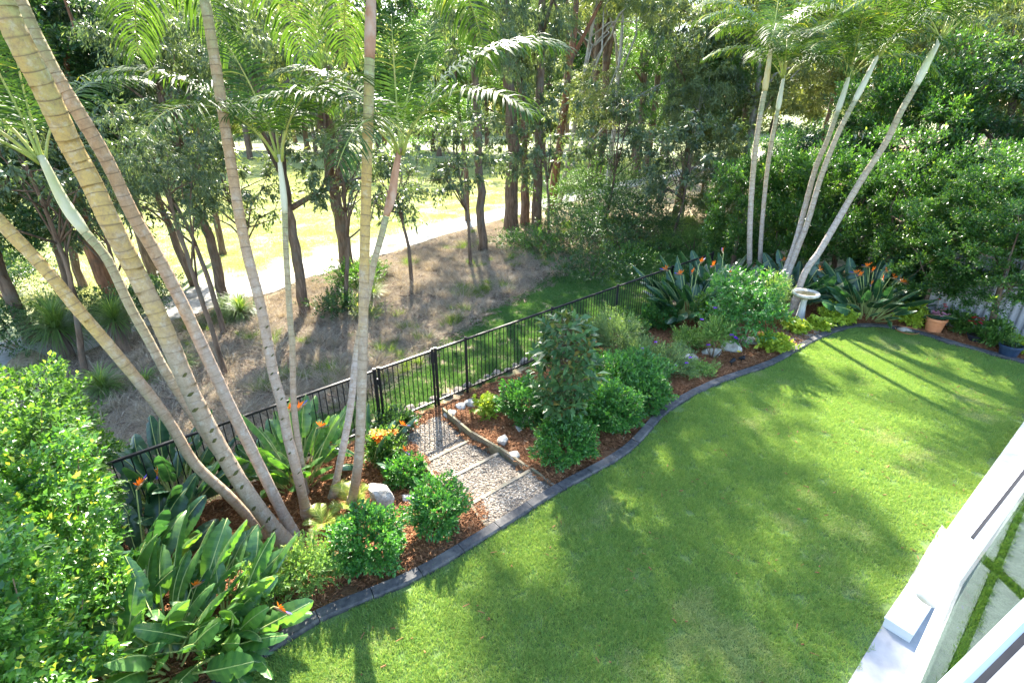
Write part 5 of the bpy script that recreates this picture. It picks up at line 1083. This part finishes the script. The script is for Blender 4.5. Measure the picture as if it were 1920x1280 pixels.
# understorey thicket right of the middle trunks
for i, (px, py, r_, h, k, lb) in enumerate([(1085, 480, 1.5, 1.7, 'dark', 'dark green thicket shrub in the middle of the understorey shade'), (1150, 470, 1.6, 1.9, 'dark', 'dark thicket shrub right of centre under the pale branches'), (1195, 455, 1.5, 1.8, 'dark', 'dense thicket shrub at the edge of the bright grasses'),
     (1020, 478, 1.2, 1.0, 'mid', 'low green thicket shrub below the middle trunks'), (1060, 425, 1.5, 2.2, 'mid', 'bushy green shrub between the reddish trunk and the path'), (1110, 400, 1.9, 3.0, 'mid', 'tall bright green wattle shrub before the path bend'), (1150, 425, 1.7, 2.4, 'dark', 'tall dark shrub behind the thicket'),
     (970, 470, .9, .7, 'dark', 'low dark ground shrub left in the trunk shade'), (1215, 405, 1.4, 1.9, 'fine', 'feathery pale green shrub below the ivy clad trunk'), (1240, 470, 1.1, .8, 'fine', 'low sunlit pale shrub at the right of the thicket'), (1265, 440, 1.1, 1.0, 'fine', 'sunlit grassy shrub beside the slim brown tree'),
     (1110, 520, 1.2, .8, 'dark', 'low thicket edge shrub nearest the mown strip'), (1180, 500, 1.1, .8, 'mid', 'low green shrub right at the mown strip edge'), (1300, 470, 1.2, .9, 'light', 'low light green undergrowth left of the dark grass tree'), (1340, 455, 1.3, 1.3, 'light', 'light green undergrowth behind the far bird of paradise'),
     (665, 540, .7, .8, 'mid', 'leafy green shrub at the foot of the stout tree'), (640, 590, .6, .6, 'dark', 'low dark green shrub behind the straight golden palm'), (700, 520, .5, .6, 'mid', 'small green shrub right of the golden palm by the footpath'), (690, 600, .5, .5, 'olive', 'straggly low plant on the straw bank')]):
    S(k, px, py, r_, h, lb, 60 + i, name='wild_shrub', group='wild shrubs beyond the fence', dens=.22 if r_ > .8 else .5, lump=.4, stems=6)

# grass trees
def gtree(px, py, label, th, r_, seed, n=420):
    g = np.random.default_rng(seed); b = G(px, py); e = empty('grass_tree', b, label, 'grass tree', 'grass trees on the bank beyond the fence'); mb = MB()
    if th > .05: mb.tube([(0, 0, -.1), (0, 0, th * .6), (0, 0, th)], [.16, .13, .14], 10, jit=.25); mb.build('trunk', M['bark'], e)
    for nm, m, mt, z0, z1, ln in (('needles', n, 'xan', -.25, 1.5, r_), ('dead_skirt', n // 2, 'xdead', -1.35, -.3, r_ * .7)):
        az = g.uniform(0, 6.28, m); el = g.uniform(z0, z1, m); C = np.zeros((m, 5, 3)); C[:, 0, 2] = th; l = ln * g.uniform(.7, 1.15, m) / 4; ee = el.copy()
        for k in range(1, 5):
            C[:, k] = C[:, k-1] + np.stack([np.cos(az) * np.cos(ee), np.sin(az) * np.cos(ee), np.sin(ee)], 1) * l[:, None]; ee = ee - (.28 if nm == 'needles' else .12) * k * .6
        s = np.stack([-np.sin(az), np.cos(az), np.zeros(m)], 1)[:, None] * (np.array([.006, .006, .005, .004, .001]) * 1.2)[None, :, None]
        V = np.stack([C - s, C + s], 2).reshape(-1, 3); k0 = np.arange(m)[:, None, None] * 10; j = np.arange(4)[None, :, None] * 2
        link(nm, mesh_np(nm, V, (k0 + j + np.array([0, 1, 3, 2])[None, None]).reshape(-1, 4), M[mt], np.repeat(np.clip(.25 + .45 * np.sin(el) + g.normal(0, .12, m), 0, 1), 4)), e)
gtree(128, 672, 'largest grass tree with a brown trunk left behind the slender golden palm', .75, 1.0, 1, 700)
gtree(236, 665, 'drooping grass tree behind the thick palm trunks', .85, .75, 2, 520)
gtree(200, 745, 'small grass tree close to the left end of the fence', .22, .55, 3)
gtree(340, 690, 'yellow-green grass tuft between the two ringed palm trunks', .02, .55, 4, 300)
gtree(455, 600, 'sunlit grass tree right of the crooked trunk beside the footpath', .22, .7, 5, 460)
gtree(425, 592, 'weeping grass clump at the foot of the crooked trunk', .15, .6, 6, 380)
gtree(1332, 432, 'dark blue-green grass tree left of the clipped hedge mass', .3, 1.1, 7, 420)
gtree(275, 720, 'pale grass tuft below the drooping grass tree', .02, .4, 8, 220)
gtree(700, 560, 'tall grass clump beside the straight golden palm on the bank', .05, .55, 9, 300)

# ---- right: garden trees and big shrubs along the boundary fence
def BT(px, py, y, cr, cs, lb, base=None, r=.1, name='garden_tree', seed=1, group=None, cat='tree', **k):
    c = Y(px, py, y); bx = base or (c.x, y); gzv = gz1(*bx); b = Vector((bx[0], bx[1], gzv)); m = b.lerp(c, .5) + Vector((rnd.uniform(-.15, .15), 0, 0))
    return limb_tree(name, lb, [b, m, c], r, cr, cs, c, seed=seed, cat=cat, group=group, **k)
BT(1400, 390, 16.4, 'lilly', (.55,.55,.75), 'dark clipped hedge tree directly behind the leftmost far palm', seed=1)
BT(1470, 395, 16.6, 'lilly', (.85,.6,.85), 'broad dark hedge tree behind the two thin far palms', seed=2)
BT(1590, 395, 15.8, 'lilly', (.9,.65,.85), 'hedge tree with sunlit yellow-green top between the crossing and the rightmost palms', seed=3)
BT(1690, 400, 14.0, 'lilly', (.70,.6,.75), 'rounded hedge tree above the pale fence, left of the brightest one', seed=4)
BT(1770, 475, 12.2, 'lilly', (.55,.5,.45), 'bushy bright green tree over the terracotta pot with its trunk before the fence', base=(9.9, 11.9), seed=5, r=.07)
BT(1845, 420, 12.0, 'lilly', (.68,.6,.6), 'large rounded bright green tree with its crown above the pale fence', seed=6)
BT(1895, 480, 10.8, 'lilly', (.5,.5,.42), 'leafy tree at the right edge with a leaning mottled trunk before the fence', base=(10.7, 10.9), seed=7, r=.09)
BT(1960, 380, 13.5, 'lilly', (.8,.7,.8), 'leafy tree cut by the right edge behind the leaning trunk', seed=8)
BT(1740, 250, 19.0, 'lilly', (1.05,1.0,1.1), 'tall domed tree rising behind the hedge, right of the rightmost palm', seed=9)
BT(1655, 250, 20.0, 'lilly', (.85,.8,.9), 'rounded olive tree behind the rightmost palm trunk', seed=10)
BT(1890, 250, 17.5, 'dense', (.62,.6,.6), 'tall dark tree near the top right edge', seed=11)
BT(1535, 330, 20.0, 'dense', (.6,.6,.5), 'dark tree in the shade between the crossing palms and the hedge', seed=12)
BT(1960, 210, 21.0, 'lilly', (1.2,1.1,1.2), 'sunlit tree crown at the right edge above the hedge', seed=13)
# bushland wall behind: big trees, then far line beyond the field
rows = []
for i, (x, y, s, cr, h) in enumerate([(11,27,1.0,'bush',8),(15,24,1.0,'gum2',9),(17,31,1.3,'bush',9),(20,25,1.1,'bush',8),(22,35,1.5,'gum',12),(26,28,1.2,'gum2',9),(28,38,1.6,'bush',11),(13,34,1.2,'gum',12),(32,30,1.4,'bush',9),
     (35,42,1.8,'bush',12),(19,42,1.7,'gum2',13),(26,48,2.0,'bush',13),(34,56,2.3,'gum2',15),(44,46,2.1,'bush',13),(24,21,1.0,'dense',7),(29,22,1.1,'bush',8),(17,20,.85,'gum2',6.5),(38,33,1.6,'gum2',10),(46,60,2.6,'bush',16),(15,38,1.2,'gum',14),(21,17,.9,'bush',6),(26,16,1.0,'dense',7)]):
    limb_tree('bushland_tree', 'big grey-green bushland tree in the mass behind the far palms', [(x, y, -.5), (x + .3, y, h * .5), (x, y, h)], .22, cr, (s, s, s), (x, y, h - .5), group='bushland trees behind the right hedge', seed=100 + i, limbs=6, bark='greybark' if i % 3 == 0 else 'bark')
    rows.append(None)
# fill low undergrowth of that bushland with big shrubs
for i in range(16):
    x = 9.5 + (i % 8) * 2.8 + rnd.uniform(-.6, .6); y = 19.5 + (i // 8) * 5 + (i % 8) * .35 + rnd.uniform(-.8, .8)
    if i % 8 == 0 and i < 8: x, y = 9.2, 21.5
    limb_tree('bushland_shrub', 'leafy undergrowth shrub among the bushland trees', [(x, y, -.5), (x, y, .7), (x, y, 1.6)], .05, ['bush', 'lilly', 'dense', 'gum2'][i % 4], (.55, .55, .5), (x, y, 1.3), group='undergrowth shrubs of the bushland', seed=200 + i, limbs=3, cat='shrub')
# tall gums behind the middle, between path and field, whose crowns close the top of the picture
for i, (x, y, h, s, cr) in enumerate([(3,52,10,1.5,'dense'),(8,58,11,1.7,'gum'),(-38,44,10,1.8,'dense'),(-27,58,12,2.0,'gum'),(13,60,12,1.8,'gum2'),(0,66,12,2.0,'gum2'),(-12,70,13,2.4,'dense'),(-40,34,9,1.4,'gum'),(-24,72,14,2.4,'gum2'),(-38,70,13,2.4,'dense'),(-52,62,12,2.2,'gum'),(-5,78,15,2.5,'gum'),(-18,80,16,2.6,'bush'),(-32,84,16,2.6,'gum'),(-48,84,16,2.8,'dense'),(-64,78,15,2.6,'gum2'),(8,82,16,2.5,'dense'),(-8,62,9,1.7,'wattle')]):
    limb_tree('gum_tree', 'tall gum tree standing out in the field beyond the footpath', [(x, y, -.5), (x + rnd.uniform(-.4, .4), y, h * .5), (x, y, h)], .20 + .05 * s, cr, (s, s, s), (x, y, h - .3), group='gum trees standing out in the field', seed=300 + i, limbs=7)
for i in range(26):
    x = -78 + i * 3.3 + rnd.uniform(-1, 1); y = 64 + rnd.uniform(-4, 7) + max(0, -x) * .05; s = rnd.uniform(1.0, 1.5)
    if i == 0: b0 = [limb_tree('field_edge_tree', 'leafy tree in the belt closing the left side of the field', [(x, y, -.5), (x, y, 2), (x, y, 4.5)], .25, c_, (1, 1, 1), (x, y, 3.6), group='belt of trees along the left side of the field', seed=600 + j, limbs=5) for j, c_ in enumerate(('bush', 'wattle', 'gum2'))]
    o = b0[i] if i < 3 else copy_tree(b0[i % 3]); o.location = (x, y, -.5); o.rotation_euler.z = rnd.uniform(0, 6.28); o.scale = (s, s, s * rnd.uniform(.9, 1.5))
for i, (px, py, r_, h, lb) in enumerate([(40, 650, .8, 1.0, 'dark wild shrub at the left edge beside the hedge top'), (150, 610, .8, .8, 'dark wild shrub left of the largest grass tree'), (255, 600, .7, .9, 'wild shrub between the grass trees and the path'), (10, 560, 1.2, 1.6, 'large dark wild shrub at the left edge under the trees'), (300, 560, .6, .7, 'low wild shrub beside the path behind the ringed trunks')]):
    S('dark', px, py, r_, h, lb, 90 + i, name='wild_shrub', group='wild shrubs beyond the fence', dens=.4, lump=.4)
far0 = limb_tree('far_tree', 'distant tree in the line closing the far side of the field', [(-90, 115, -.5), (-90, 115, 4), (-90, 115, 8)], .35, 'bush', (2.6, 2.6, 2.4), (-90, 115, 7.5), group='distant trees along the far side of the field', seed=400, limbs=5)
k = 0
for row, (y, n, x0, x1) in enumerate([(112, 18, -95, 60), (126, 16, -110, 95)]):
    for i in range(n):
        o = far0 if k == 0 else copy_tree(far0); k += 1
        o.location = (x0 + (x1 - x0) * (i + rnd.uniform(-.2, .2)) / (n - 1), y + rnd.uniform(-4, 4), -.5); o.rotation_euler.z = rnd.uniform(0, 6.28); s = rnd.uniform(.8, 1.35) * (1 + .35 * row); o.scale = (s, s, s)
